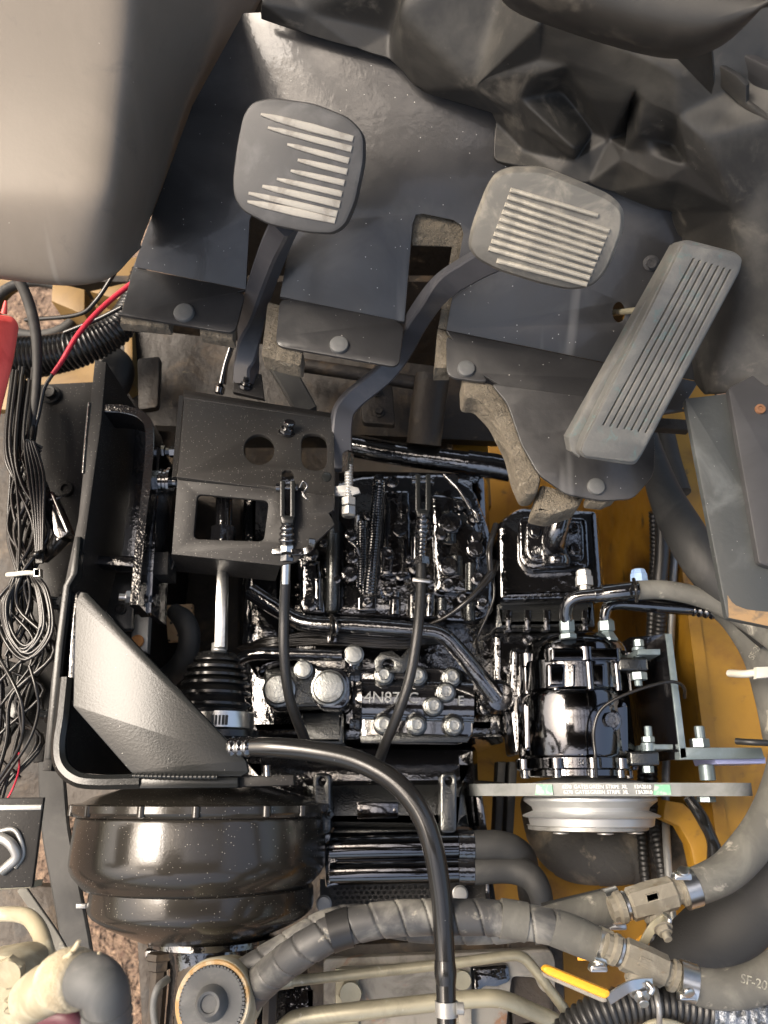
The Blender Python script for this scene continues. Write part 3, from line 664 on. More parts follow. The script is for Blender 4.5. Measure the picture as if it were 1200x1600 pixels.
for i, (x0, y0, x1, y1, r) in enumerate([(522,812,519,960,11),(497,905,497,955,9),(618,925,617,962,9),(645,930,645,968,8),(672,930,671,965,9),(690,935,690,968,8),(733,940,734,972,9),(712,870,712,900,12),(650,840,650,880,9),(700,800,702,850,11),(735,880,735,925,8),(560,805,560,890,6)]):
    capsule(vb, 'ridge', peel_sheen if i in (0,6,7,9,10,5) else cast, x0, y0, x1, y1, r, VD)  # some ridges take the paler paint as if catching the sky
VB = [(484,943,13,'flange'),(547,897,13,'flange'),(551,871,10,'flange'),(549,836,10,'flange'),(487,866,11,'flange'),(606,867,10,'flange'),(626,826,12,'hex'),(690,834,11,'flange'),(700,914,12,'flange'),(649,887,11,'flange'),(746,904,11,'flange'),(753,943,11,'flange'),(613,753,10,'flange'),(650,791,11,'hex'),(744,841,11,'flange'),(743,858,12,'plug'),(702,885,14,'plug'),(742,809,9,'flange'),(703,818,16,'plug'),(575,806,8,'flange'),(665,760,8,'hex'),(708,750,9,'hex'),(592,748,8,'flange'),(720,790,8,'flange'),(668,836,8,'flange'),(690,960,8,'flange'),(526,905,7,'flange'),(626,900,8,'flange'),(506,848,7,'flange'),(655,945,11,'flange'),(722,935,8,'flange'),(640,875,7,'flange'),(670,905,7,'flange')]
for x, y, r, k in VB: bolt(vb, x, y, VD-.001, r, k, gloss)
plate('spring_anchor', smoothgloss, vb, rnd([(560,932),(588,932),(588,954),(560,954)],3), VD-.006, .01, bev=.001)
bolt(vb, 574, 941, VD-.006, 9, 'flange', gloss)
bar('bent_clip', smoothgloss, vb, [(584,920,VD-.008),(594,922,VD-.010),(600,934,VD-.006),(626,936,VD-.004)], 4, 10)
bolt(vb, 607, 924, VD-.008, 8, 'flange', gloss)
plate('window_slot', gloss, vb, rnd([(594,854),(614,854),(614,900),(594,900)],8), VD-.003, .006, bev=.002)
text('15', gloss, vb, 708, 792, VD-.001, 14, .25, .0015)
text('C J', gloss, vb, 617, 775, VD-.001, 14, .1, .0015)
for a, b in (((546,846),(562,868)),((694,742),(735,795)),((735,795),(748,815))):
    tube('vein', gloss, vb, [(a[0],a[1],VD-.004),((a[0]+b[0])/2+2,(a[1]+b[1])/2-3,VD-.006),(b[0],b[1],VD-.004)], 3.2, 8)
def spring(name, m, par, a, b, Da, Db, R_, turns, wire):
    A, B = P(*a, Da), P(*b, Db); ax = (B-A).normalized(); u = ax.orthogonal().normalized(); v = ax.cross(u); k = mpp(A); n = turns*10
    pts = [A.lerp(B, i/n)+(u*math.cos(2*math.pi*i/10)+v*math.sin(2*math.pi*i/10))*R_*k for i in range(n+1)]
    V, Fc = sweep(pts, lambda i, s, t: [(wire*k*math.cos(q), wire*k*math.sin(q)) for q in (0,1.26,2.51,3.77,5.03)])
    return mk(name, V, Fc, m, par, 60)
sp = spring('return_spring', smoothgloss, None, (593,752), (577,928), .748, .748, 9, 40, 1.5); tag(sp, 'long bright coil spring stretched along the valve body', 'spring')
sp = spring('return_spring', gloss, None, (566,815), (566,915), .765, .765, 8, 26, 1.3); tag(sp, 'short dark coil spring half hidden left of the long coil spring', 'spring')
# bolted half-round cover with cast figures
cv = T('bolted_cover', 'half round black cover with eight bright bolts and cast figures', 'cover', 650, 1095, .82)
plate('base_flange', smoothgloss, cv, rnd([(560,1046),(605,1040),(720,1044),(738,1060),(740,1150),(720,1162),(562,1160)],8), .775, .03, bev=.003)
CP = [P(566,1094,.785), P(738,1098,.785)]
k_ = mpp(CP[0]); hp = [( 40*k_*math.sin(a), 26*k_*math.cos(a)) for a in [math.pi*(i/14-.5) for i in range(15)]]
V_, F_ = sweep(CP, lambda i, s, t: hp, up=Vector((0,0,1))); mk('half_round', V_, F_, smoothgloss, cv, 50)
plate('lip_highlight', peel_sheen, cv, [(562,1150),(620,1144),(700,1148),(736,1152),(730,1160),(564,1161)], .7725, .004, bev=.001)  # pale strip added to paint the sheen along the flange
CT = .767
for x, y in ((600,1055),(652,1056),(706,1058),(600,1132),(651,1133),(709,1134)):
    plate('boss', peel_sheen, cv, ell(x,y,17,17,20), CT, .02, bev=.003)
    bolt(cv, x, y, CT, 12.5, 'flange', sheen)
for x, y in ((697,1081),(677,1103)):
    plate('boss', peel_sheen, cv, ell(x,y,17,17,20), .764, .02, bev=.003); bolt(cv, x, y, .764, 13, 'flange', sheen)
plate('lifting_lug', peel_sheen, cv, [(587,1050),(585,1032),(594,1020),(612,1016),(626,1026),(640,1010),(650,1016),(640,1040),(630,1052)], .762, .012, holes=[ell(607,1038,9,8,14)], bev=.001)
text('4N87 JC', sheen, cv, 612, 1091, pl3((580,1090,.7645),(650,1093,.7645),(600,1110,.7645)), 17, .02, .002)
text('E', sheen, cv, 720, 1096, .7655, 15, .02, .002)
xl('end_cap', gloss, cv, 550, 1095, .785, [(550,10),(552,30),(558,34),(566,36),(568,20)])
for y in (1057,1130): xl('side_bolt', gloss, cv, 546, y, .775, [(546,4),(547,8),(554,8),(555,10),(562,10)], 6)
# port block with big plugs
pt = T('port_block', 'bright port block with two big round plugs left of the lettered cover', 'port block', 475, 1080, .82)
plate('block', peel_sheen, pt, [(412,1046),(448,1040),(492,1036),(500,1044),(502,1104),(444,1106),(424,1108),(413,1096)], .765, .04, bev=.003, r=8)
plate('raised_pad', gloss, pt, rnd([(490,1040),(536,1044),(548,1060),(548,1095),(536,1108),(498,1106),(486,1090)],8), .76, .05, bev=.004)
for x, y, r in ((436,1078,23),(514,1075,25),(474,1046,13)): bolt(pt, x, y, .758, r, 'plug', sheen, name='plug')
plate('lower_wall', peel_sheen, pt, rnd([(462,1112),(540,1110),(540,1165),(470,1165)],6), .80, .05, bev=.006)
# hydraulic pipes over the transmission
hp1 = T('hydraulic_pipe', 'thick black pipe bending right and down across the transmission', 'pipe', 620, 990, .76)
tube('pipe', gloss, hp1, [(392,925,.775),(440,955,.765),(480,974,.758),(560,978,.752),(655,985,.748),(690,992,.748),(715,1015,.75),(745,1052,.752),(775,1090,.76)], [13,13,13,13,12.5,12.5,13,14,16], 18)
lathe('end_fitting', gloss, hp1, P(772,1088,.775), (.15,-.15,1), [(-.01,.010),(0,.016),(.012,.016),(.02,.012),(.022,.006)], 20)
plate('flange', gloss, hp1, rnd([(748,1080),(770,1070),(785,1098),(770,1118),(748,1112)],6), .79, .02, bev=.003)
bolt(hp1, 760, 1107, .788, 11, 'flange', gloss)
tube('clip', gloss, hp1, [(516,966,.75),(524,968,.735),(526,988,.735),(520,994,.75)], 3, 8)
hp2 = T('hydraulic_pipe', 'shorter black pipe ending in a round union above the port block', 'pipe', 470, 1024, .76)
tube('pipe', gloss, hp2, [(362,1045,.78),(375,1030,.77),(400,1022,.762),(450,1022,.758),(535,1024,.755)], 9.5, 16)
bolt(hp2, 553, 1023, .756, 14, 'plug', sheen, name='union')
pxlathe('union_body', gloss, hp2, 553, .77, [(1024,14),(1040,15),(1046,11)], 18)
ln = T('hydraulic_pipe', 'ribbed black pipe at the top behind the pedal bracket', 'pipe', 660, 715, .8)
tube('pipe', cast, ln, [(520,690,.80),(570,700,.795),(640,712,.79),(735,724,.785)], [17,18,18,18], 18)
tube('sleeve', gloss, ln, [(730,723,.785),(770,728,.785),(798,734,.785)], 20, 18, sm=False)
th = T('thin_hose', 'thin bright hose arching over the right edge of the valve body', 'hose', 720, 950, .76)
tube('hose', wire_m, th, [(666,978,.76),(700,962,.748),(735,935,.742),(764,902,.745),(774,880,.76)], [3,3.5,5,6.5,7], 12)
tube('wire', wire_m, th, [(768,880,.75),(772,930,.748),(760,965,.755),(745,1000,.765),(748,1020,.775)], 2.2, 8)
for i in range(9):
    x0 = 368+i*5+random.uniform(-4,4); o = tube('loom_wire', wire_m, None, [(x0,1012+random.uniform(-6,12),.79),(420,1002+random.uniform(-14,10),.775),(480,1000+random.uniform(-12,8),.772),(560,1004+random.uniform(-10,8),.77),(640,1006+random.uniform(-12,8),.772),(690,990+random.uniform(-5,15),.79)], 2.8, 8)
    tag(o, 'thin black wire in the loom under the bent pipe', 'wire', 'loom wires under the bent pipe')
ct_ = T('loom_clip', 'small square clip on the wires under the bent pipe', 'clip', 518, 998, .76)
plate('buckle', smoothgloss, ct_, rect(512,990,526,1004), .758, .006, bev=.001)
tube('strap', wire_m, ct_, [(518,962,.742),(519,980,.735),(519,1000,.755)], 3.5, 8)
# ================================================================ pump block, right of valve body
pm = T('pump_block', 'black casting with a square bolted port under the toe board corner', 'pump', 860, 880, .84)
plate('body', cast, pm, rnd([(778,815),(810,790),(935,795),(945,935),(780,940)],10), .775, .12, bev=.008)
plate('port_flange', cast, pm, rnd([(812,806),(918,808),(922,888),(826,892),(812,874)],12), .762, .02, bev=.003)
plate('inner_flange', gloss, pm, rnd([(822,812),(912,814),(914,876),(832,880),(822,866)],12), .757, .008, bev=.003)
for x, y in ((836,832),(836,862),(897,858),(895,826)): bolt(pm, x, y, .757, 10, 'flange', gloss)
tube('port_elbow', gloss, pm, [(868,858,.752),(866,842,.735),(874,815,.725),(884,780,.73),(885,760,.75)], [19,19,17,16,16], 18)
pxlathe('port_collar', gloss, pm, 868, .757, [(864,20),(874,22),(880,20)], 20)
plate('lower_step', peel_sheen, pm, rnd([(772,940),(930,936),(934,982),(772,984)],6), .79, .1, bev=.008)
plate('end_cover', cast, pm, rnd([(770,985),(925,985),(925,1100),(770,1100)],10), .80, .1, bev=.008)
for i in range(5): plate('fin', cast, pm, rect(790+i*30,952,800+i*30,985), .787, .02, bev=.002)
for x, y in ((825,1000),(790,925),(912,925)): bolt(pm, x, y, .786, 9, 'flange', gloss)
plate('bracket_arm', cast, pm, rnd([(800,1010),(830,1015),(835,1060),(845,1170),(805,1180),(796,1100)],8), .775, .06, bev=.005)
bolt(pm, 795, 1045, .785, 9, 'flange', gloss)
tube('sensor_wire', wire_m, pm, [(775,820,.76),(765,860,.745),(768,905,.75)], 5, 10)
# ================================================================ compressor
cm = T('compressor', 'shiny black cylindrical compressor with clutch end facing down', 'compressor', 895, 1110, .80)
pxlathe('body', chrome_black, cm, 893, .745, [(1078,80),(1080,84),(1086,86),(1178,87),(1184,84)], 48)
pxlathe('waist', chrome_black, cm, 893, .745, [(1028,80),(1030,83),(1074,84),(1079,80)], 40)
pxlathe('head', chrome_black, cm, 895, .745, [(988,58),(992,68),(1000,75),(1008,78),(1027,79),(1030,70)], 40)
pxlathe('front_ring', chrome_black, cm, 895, .745, [(1183,80),(1184,90),(1200,90),(1203,84),(1212,84),(1214,60)], 40)
def lobe(par, name, m, cx, D, y0, y1, r, ang, w_=10, h_=.012):
    """bolt lobe lying along a cylinder whose axis runs down the picture"""
    k = mpp(P(cx,y0,D)); c = P(cx,y0,D); x = c.x+math.sin(ang)*r*k; z = CAMZ-D+math.cos(ang)*r*k
    ya = P(cx,y0,D-r*k*.8).y; yb = P(cx,y1,D-r*k*.8).y
    return lathe(name, m, par, Vector((x,ya,z)), (0,-1,0), [(0,w_*k*.7),(.0006,w_*k),(ya-yb-.0006,w_*k),(ya-yb,w_*k*.7)], 16)
for a in (-1.35,-.62,.0,.62,1.3):
    lobe(cm, 'ear', chrome_black, 895, .745, 1014, 1036, 76, a, 13); lobe(cm, 'ear', chrome_black, 895, .745, 1184, 1202, 86, a+.12, 12)
    lobe(cm, 'through_bolt', chrome_black, 895, .745, 1036, 1080, 80, a+.05, 6); lobe(cm, 'bolt_head', gloss, 895, .745, 1202, 1216, 84, a+.12, 7)
plate('name_pad', chrome_black, cm, rnd([(862,1012),(966,1012),(968,1030),(862,1032)],3), .693, .012, bev=.002)
for x0, x1 in ((856,884),(892,902),(906,946)): plate('cast_pad', chrome_black, cm, rnd([(x0,1036),(x1,1036),(x1,1074),(x0,1074)],4), .6965, .012, bev=.003)
plate('side_pad', chrome_black, cm, rnd([(818,1096),(845,1092),(848,1172),(820,1176)],8), .722, .012, bev=.004)
plate('plug_boss', chrome_black, cm, rnd([(930,1100),(962,1090),(984,1096),(986,1176),(978,1184),(930,1184)],14), .704, .03, bev=.006)
bolt(cm, 953, 1126, .702, 18, 'flange', gloss, name='plug')
text('36', gloss, cm, 910, 1191, .690, 10, 0, .0008)
plate('mount_ear', peel_sheen, cm, rnd([(966,1027),(1012,1027),(1014,1048),(968,1048)],4), .702, .02, bev=.002)
plate('mount_ear', peel_sheen, cm, rnd([(984,1174),(1030,1174),(1032,1196),(986,1196)],4), .70, .02, bev=.002)
bx_ = T('compressor_bracket', 'steel L shaped mounting bracket right of the compressor', 'bracket', 1060, 1120, .85)
plate('upright', gloss, bx_, [(1039,990),(1050,990),(1074,1184),(1062,1186)], .692, .15, bev=.0006)
plate('upright_edge', bluesteel, bx_, [(1040,990),(1050,990),(1074,1184),(1063,1186)], .69, .0022, bev=.0006)  # light on the top edge put into a paler cap over the black core
plate('foot', bluesteel, bx_, [(1062,1168),(1190,1168),(1195,1185),(1062,1187)], .69, .012, bev=.0006)
plate('foot_strip', purple, bx_, [(1116,1184),(1196,1183),(1197,1193),(1120,1194)], .70, .05, bev=.0006)
plate('web', gloss, bx_, [(985,995),(1040,990),(1064,1186),(1000,1190)], .80, .03, bev=.002)
plate('arm', bluesteel, bx_, rect(996,1014,1032,1023), .695, .035, bev=.0006)
plate('arm', bluesteel, bx_, rect(1008,1163,1052,1171), .70, .035, bev=.0006)
plate('slot_mark', gloss, bx_, [(1027,1092),(1042,1092),(1042,1110),(1027,1110)], .797, .003, holes=[rect(1030,1095,1039,1107)], bev=0)
def bolty(par, x, D, segs, m):
    for y0, y1, r, s in segs: pxlathe('nut' if s == 6 else 'shank', m, par, x, D, [(y0,r*.7),(y0+1,r),(y1-1,r),(y1,r*.7)], s, 25)
b1 = T('mounting_bolt', 'bolt through the upper ear on the right of the compressor', 'bolt', 998, 1030, .72)
bolty(b1, 997, .705, [(998,1010,8,6),(1010,1016,10,16),(1016,1027,6,12),(1049,1062,13,6),(1062,1072,6,14)], bluesteel)
b1 = T('mounting_bolt', 'threaded stud and nut above the lower ear right of the compressor', 'bolt', 1013, 1160, .72)
bolty(b1, 1012, .705, [(1134,1152,6,14),(1150,1160,10,6),(1160,1174,11,16),(1196,1208,9,6)], bluesteel)
b1 = T('mounting_bolt', 'threaded stud and square nut standing above the bracket foot', 'bolt', 1093, 1150, .72)
bolty(b1, 1092, .70, [(1134,1154,8,14),(1153,1168,15,6)], bluesteel)
b1 = T('mounting_bolt', 'thick round spacer and bolt end below the bracket foot', 'bolt', 1104, 1220, .74)
bolty(b1, 1103, .715, [(1194,1220,12,20),(1244,1254,14,6)], bluesteel)
sw = tube('sensing_wire', wire_m, None, [(932,1214,.685),(930,1180,.68),(928,1140,.682),(940,1108,.68),(975,1086,.675),(1030,1068,.672),(1056,1066,.675),(1069,1075,.685),(1070,1090,.70)], 2.6, 8)
tag(sw, 'thin black wire curling over the compressor to its bracket', 'wire')
ph = T('refrigerant_hose', 'grey rubber hose with a crimped steel elbow on top of the compressor', 'hose', 1000, 930, .7)
pxlathe('nut', bluesteel, ph, 885, .70, [(966,8),(968,12),(984,12),(987,10),(990,14),(996,14)], 6, 25)
tube('elbow', smoothgloss, ph, [(885,972,.70),(884,955,.694),(890,940,.688),(905,932,.684),(935,929,.68)], 10, 18)
tube('crimp', smoothgloss, ph, [(928,930,.68),(940,929,.68),(941,928,.68),(985,922,.68),(998,922,.68)], [12,12,14.5,14.5,13], 18, sm=False)
tube('hose', dusty, ph, [(996,922,.68),(1040,922,.68),(1090,932,.675),(1130,948,.67),(1175,975,.66),(1230,1015,.64)], [15,15,15.5,16,17,18], 18)
tube('tie', wire_m, ph, [(990,905,.675),(994,920,.665),(995,940,.672)], 3, 8)
ph2 = T('refrigerant_pipe', 'second black pipe curving up behind the grey hose', 'pipe', 960, 950, .73)
pxlathe('nut', bluesteel, ph2, 946, .715, [(966,9),(970,13),(984,13),(986,10),(996,16),(1000,16)], 6, 25)
tube('pipe', smoothgloss, ph2, [(946,975,.715),(945,962,.712),(950,948,.71),(966,943,.71),(1000,944,.71),(1080,950,.71)], [8,8,9,10,12,12], 16)
tube('ribs', smoothgloss, ph2, [(1075,950,.71),(1120,958,.71)], 12, 14, corr=(9,.25))
bcap = T('service_cap', 'pale blue plastic cap on the service port', 'cap', 997, 900, .69)
pxlathe('cap', blue_m, bcap, 997, .695, [(888,9),(889,11),(894,12),(895,13.5),(912,14),(914,12)], 8, 30)
scap = T('port_nut', 'silver hexagonal nut on top of the compressor elbow', 'nut', 912, 900, .69)
pxlathe('nut', dullsteel, scap, 911, .69, [(888,8),(890,12),(898,12),(899,14),(913,14),(914,9),(922,9),(930,11)], 6, 25)
# ================================================================ pulley and belt
py_ = T('clutch_pulley', 'pale grey twin groove pulley below the printed belt', 'pulley', 918, 1260, .80)
pxlathe('sheave', alum, py_, 918, .76, [(1214,50),(1222,86),(1226,96),(1234,88),(1242,96),(1248,102),(1252,102),(1262,90),(1268,88),(1275,103),(1277,105),(1279,103),(1280,96),(1292,94),(1294,90)], 64, 22)
pxlathe('hub_plate', dullsteel, py_, 918, .76, [(1292,94),(1293,92),(1299,92),(1300,88)], 48)
for a in (-.75,.1,.9): lobe(py_, 'rivet', dullsteel, 918, .76, 1300, 1304, 78, a, 12)
# belt: hull of three wheels, in the plane of the first groove
yb0, yb1 = P(918,1223,.69).y, P(918,1244,.69).y
def wheel(px, D, r): p = P(px,1233,D); return (p.x, p.z, r)
c0 = P(918,1233,.76); WH = [(c0.x, CAMZ-.760, .0665), (P(1112,1233,.728).x, CAMZ-.729, .032), (P(800,1233,.80).x-.0, CAMZ-.80, .040)]
hullp = [(x+r*math.cos(2*math.pi*i/64), z+r*math.sin(2*math.pi*i/64)) for x, z, r in WH for i in range(64)]
def hull(p):
    p = sorted(set(p)); cr = lambda o,a,b: (a[0]-o[0])*(b[1]-o[1])-(a[1]-o[1])*(b[0]-o[0])
    lo = []
    for q in p:
        while len(lo) > 1 and cr(lo[-2],lo[-1],q) <= 0: lo.pop()
        lo.append(q)
    hi = []
    for q in reversed(p):
        while len(hi) > 1 and cr(hi[-2],hi[-1],q) <= 0: hi.pop()
        hi.append(q)
    return lo[:-1]+hi[:-1]
H = hull(hullp); Hi = offs(H, .006); n_ = len(H)
V_ = [Vector((a,yb0,b)) for a,b in H]+[Vector((a,yb1,b)) for a,b in H]+[Vector((q.x,yb0+.0,q.y)) for q in Hi]+[Vector((q.x,yb1,q.y)) for q in Hi]
F_ = []
for i in range(n_):
    j = (i+1) % n_; F_ += [(i,n_+i,n_+j,j),(2*n_+i,2*n_+j,3*n_+j,3*n_+i),(i,j,2*n_+j,2*n_+i),(n_+i,3*n_+i,3*n_+j,n_+j)]
bl = T('drive_belt', 'pale grey drive belt with white and green print round the pulley', 'belt', 960, 1235, .82)
mk('loop', V_, F_, belt_m, bl, 30)
def beltz(x):
    best = -9
    for i in range(n_):
        a, b = H[i], H[(i+1) % n_]
        if min(a[0],b[0]) <= x <= max(a[0],b[0]) and abs(a[0]-b[0]) > 1e-9:
            best = max(best, a[1]+(b[1]-a[1])*(x-a[0])/(b[0]-a[0]))
    return best
def beltpl(px, w_=20):
    D = .70
    for _ in range(8): D = CAMZ-beltz(P(px,1233,D).x)
    xa = P(px-w_,1233,D).x; xb = P(px+w_,1233,D).x
    return Plane(Vector((xa,yb0,beltz(xa)+.0005)), Vector((xb,yb0,beltz(xb)+.0005)), Vector((xa,yb1,beltz(xa)+.0005)))
for px, s in ((886,'6270'),(908,'GATES'),(932,'GREEN'),(957,'STRIPE'),(976,'XL'),(1004,'13A2010')):
    for row in (0,1): text(s, print_white, bl, px+row*2, 1229.5+row*8.5, beltpl(px, 10), 5.6, .012, .0006, name='print', wide=.92)
for px in (851,1036):
    q = beltpl(px, 14).up(.0014 if px < 900 else .0002); plate('green_mark', print_green, bl, [(px-13,1226),(px+11,1226),(px+13,1242),(px-15,1242)], q, .0004, bev=0)
# ================================================================ brake booster
bo = T('brake_booster', 'big black drum shaped brake booster with a stepped shell at the lower left', 'brake booster', 318, 1350, .86)
KB = .965
def bprof(pr): return [(y, r*KB) for y, r in pr]
pxlathe('front_cone', booster_m, bo, 320, .745, bprof([(1222,70),(1226,108),(1231,122),(1246,170),(1257,186)]), 64, 40)
pxlathe('flange', booster_m, bo, 318, .75, bprof([(1256,190),(1257.5,202),(1260,205),(1271,205),(1275,203),(1279,199)]), 96, 30)
pxlathe('front_shell', booster_m, bo, 318, .75, bprof([(1278,198),(1281,200),(1285,201),(1340,203),(1360,203),(1370,201),(1380,196),(1390,187),(1396,181),(1400,178)]), 96, 60)
pxlathe('rear_shell', booster_m, bo, 318, .75, bprof([(1398,176),(1401,179),(1432,180),(1440,178),(1447,172),(1458,155),(1472,115),(1484,78)]), 96, 50)
for a in (-1.05,-.72,-.22,.16,.66,1.0):
    k = mpp(P(318,1262,.75)); rr_ = 202*KB; x = P(318,1262,.75).x+math.sin(a)*rr_*k; z = CAMZ-.75+math.cos(a)*rr_*k
    lathe('crimp_tab', booster_m, bo, Vector((x,P(318,1258,.65).y,z)), (0,-1,0), [(0,.001),(.001,.0035),(.0085,.0035),(.0095,.001)], 12)
bolt(bo, 512, 1272, .74, 7, 'nut', booster_m, ax=(.7,0,1))
# bellows and push rod
rb = T('rubber_bellows', 'black rubber bellows with a steel clamp on the booster rod', 'bellows', 342, 1080, .72)
bp = []
for i, (y, r) in enumerate([(1022,36),(1034,46),(1046,49),(1058,53),(1074,56),(1092,57)]):
    bp += [(y, r*.86), (y+4, r), (y+8, r)]
    if i < 5: bp += [(y+11, r*.84)]
pxlathe('bellows', shinyrubber, rb, 340, .715, [(1014,16),(1018,30)]+bp+[(1106,50),(1112,52)], 40, 50)
pxlathe('clamp_band', steel, rb, 346, .715, [(1110,49),(1111,51.5),(1136,51.5),(1137,49)], 40, 30)
for i in range(5): plate('clamp_slot', groove_m, rb, [(331+i*5.4,1117),(334+i*5.4,1117),(333+i*5.4,1132),(330+i*5.4,1132)], .6855, .003, bev=0)
pxlathe('collar', shinyrubber, rb, 350, .715, [(1137,50),(1140,54),(1150,54),(1162,46),(1172,44)], 40)
pr = T('push_rod', 'bright flat sided push rod between the folded bracket and the bellows', 'rod', 345, 950, .7)
plate('rod', steel, pr, [(338,884),(354,884),(352,1012),(334,1012)], .685, .012, bev=.0025)
pxlathe('collar', dullsteel, pr, 343, .695, [(1003,9),(1004,12),(1016,12),(1018,10)], 16)
tube('inner_rod', gloss, pr, [(350,780,.70),(349,890,.695)], 13, 14, sm=False)
pxlathe('rod_nut', gloss, pr, 350, .70, [(818,14),(820,20),(842,20),(844,16)], 6, 20)
# vacuum hose
vh = T('vacuum_hose', 'smooth black vacuum hose curving from the bellows down to the bottom edge', 'hose', 640, 1300, .62)
tube('hose', shinyrubber, vh, [(388,1168,.625),(430,1168,.618),(490,1174,.612),(555,1188,.606),(612,1218,.60),(652,1262,.596),(675,1318,.595),(688,1390,.60),(694,1470,.605),(697,1560,.605),(699,1700,.60)], [14,15.5,16,16.5,17,17,17,16.5,16,15.5,15], 22)
tube('bulge', shinyrubber, vh, [(695,1500,.605),(696,1520,.605),(697,1538,.605)], [16,17.5,15.5], 22)
tube('clamp', dullsteel, vh, [(697.5,1564,.605),(698,1588,.605)], 18, 22, sm=False)
xl('clamp_screw', dullsteel, vh, 712, 1576, .60, [(712,5),(713,9),(724,9),(725,7)], 12)
tube('end_fitting', smoothgloss, vh, [(358,1176,.63),(364,1170,.628),(394,1168,.624)], [16,18,17], 18, corr=(12,.15))
# ================================================================ booster mount: gusset, bent bar and rail
bm_ = T('booster_mount', 'shiny black welded gusset plate with a bent bar above the booster', 'mount', 240, 1090, .7)
GP = pl3((130,930,.6212),(112,1100,.6228),(385,1212,.6214))
plate('gusset_plate', orange_peel, bm_, [(118,938),(126,924),(136,926),(384,1188),(388,1206),(376,1213),(212,1212),(204,1206),(114,1104)], GP, .006, bev=.0008, r=2)
plate('gusset_flange', gloss, bm_, [(112,928),(126,922),(118,1000),(113,1100),(102,1092)], .645, .03, bev=.001)
bar('bent_bar', orange_peel, bm_, [(104,1060,.635),(98,1120,.632),(92,1165,.630),(97,1196,.628),(118,1216,.626),(150,1222,.625),(220,1221,.625)], 22, 22, bev=.3)
plate('lower_bar', orange_peel, bm_, [(206,1212),(372,1214),(372,1231),(210,1233)], .622, .02, bev=.002)
plate('bar_end', speck, bm_, [(358,1212),(459,1211),(459,1227),(360,1230)], .63, .014, bev=.001)
tube('stud', gloss, bm_, [(417,1196,.63),(418,1213,.63)], 6, 12, sm=False)
tube('weld', orange_peel, bm_, [(206,1212,.622),(240,1213,.619),(290,1214,.617),(340,1214,.615)], 4.5, 8, corr=(7,.3))
rl = T('side_rail', 'black rail with a bright worn edge running down the left side', 'rail', 120, 900, .72)
plate('rail_plate', speck, rl, [(148,562),(166,566),(158,660),(132,850),(113,925),(96,1050),(80,1205),(66,1204),(80,1060),(100,915),(122,810)], .645, .36, bev=.0008)  # plate made deep to shade the bay from the left
plate('edge_strip', orange_peel, rl, [(117,838),(126,838),(121,895),(109,915),(98,1010),(82,1186),(70,1186),(86,1010),(98,915),(108,898)], .638, .012, bev=.001)
plate('side_sheet', speck, rl, [(30,602),(150,596),(130,800),(108,900),(88,1080),(66,1190),(52,1192),(36,1172),(28,1100)], .715, .004, bev=.001)
plate('lower_sheet', orange_peel, rl, [(-60,1010),(40,1040),(62,1065),(40,1110),(8,1160),(-60,1130)], .70, .006, holes=[ell(0,1106,14,15,16)], bev=.001)
for x, y, ax in ((94,948,(-1,.1,.2)),(72,1118,(-1,.1,.2)),(90,942,(-1,.1,.2))): bolt(rl, x+12, y, .66, 13, 'nut', orange_peel, ax=ax)
bolt(rl, 80, 617, .713, 15, 'flange', speck); bolt(rl, 104, 765, .713, 12, 'socket', speck)
tube('weld', gloss, rl, [(140,630,.645),(134,690,.645),(130,740,.645)], 3, 6)
cb = T('channel_bracket', 'black channel bracket between the left rail and the folded bracket', 'bracket', 210, 800, .74)
bar('bent_strip', gloss, cb, [(162,650,.665),(205,653,.665),(232,664,.665),(242,690,.665),(238,760,.66),(228,850,.655),(219,955,.65)], 13, 60, bev=.05)
plate('second_strip', gloss, cb, [(240,700),(250,700),(236,958),(226,958)], .66, .05, bev=.0008)
plate('shelf', gloss, cb, [(135,866),(216,872),(215,886),(132,880)], .68, .02, bev=.001)
plate('back_plate', gloss, cb, [(160,655),(238,668),(222,870),(132,866)], .74, .006, bev=.001)
plate('inner_plate', orange_peel, cb, [(134,895),(212,895),(208,985),(180,990),(134,940)], .73, .006, bev=.002, r=6)
plate('clamp_block', speck, cb, [(240,862),(263,862),(262,898),(236,898)], .66, .03, bev=.0015)
bolt(cb, 206, 934, .66, 11, 'nut', steel, ax=(-1,0,.25)); bolt(cb, 238, 938, .665, 11, 'hex', gloss, ax=(1,0,.3)); bolt(cb, 189, 952, .728, 8, 'flange', speck)
plate('hanger', dullsteel, cb, [(207,960),(233,960),(230,1020),(204,1010)], .74, .01, bev=.001)
bolt(cb, 215, 1002, .738, 10, 'dome', orange_dot)
plate('small_tab', zinc, cb, ell(284,866,8,8,10), .66, .004, bev=.001)
bar('bracket_leg', gloss, cb, [(268,868,.665),(262,885,.672),(256,897,.68)], 16, 6)
hs = T('breather_hose', 'black hose dropping behind the gusset plate', 'hose', 285, 1010, .82)
tube('hose', matte_rub, hs, [(272,955,.80),(288,970,.79),(296,995,.79),(288,1030,.80),(262,1058,.82),(230,1075,.83)], [13,17,17,18,18,18], 16)
plate('pale_plate', tan_m, hs, [(258,945),(300,943),(302,1000),(262,1002)], .86, .01)
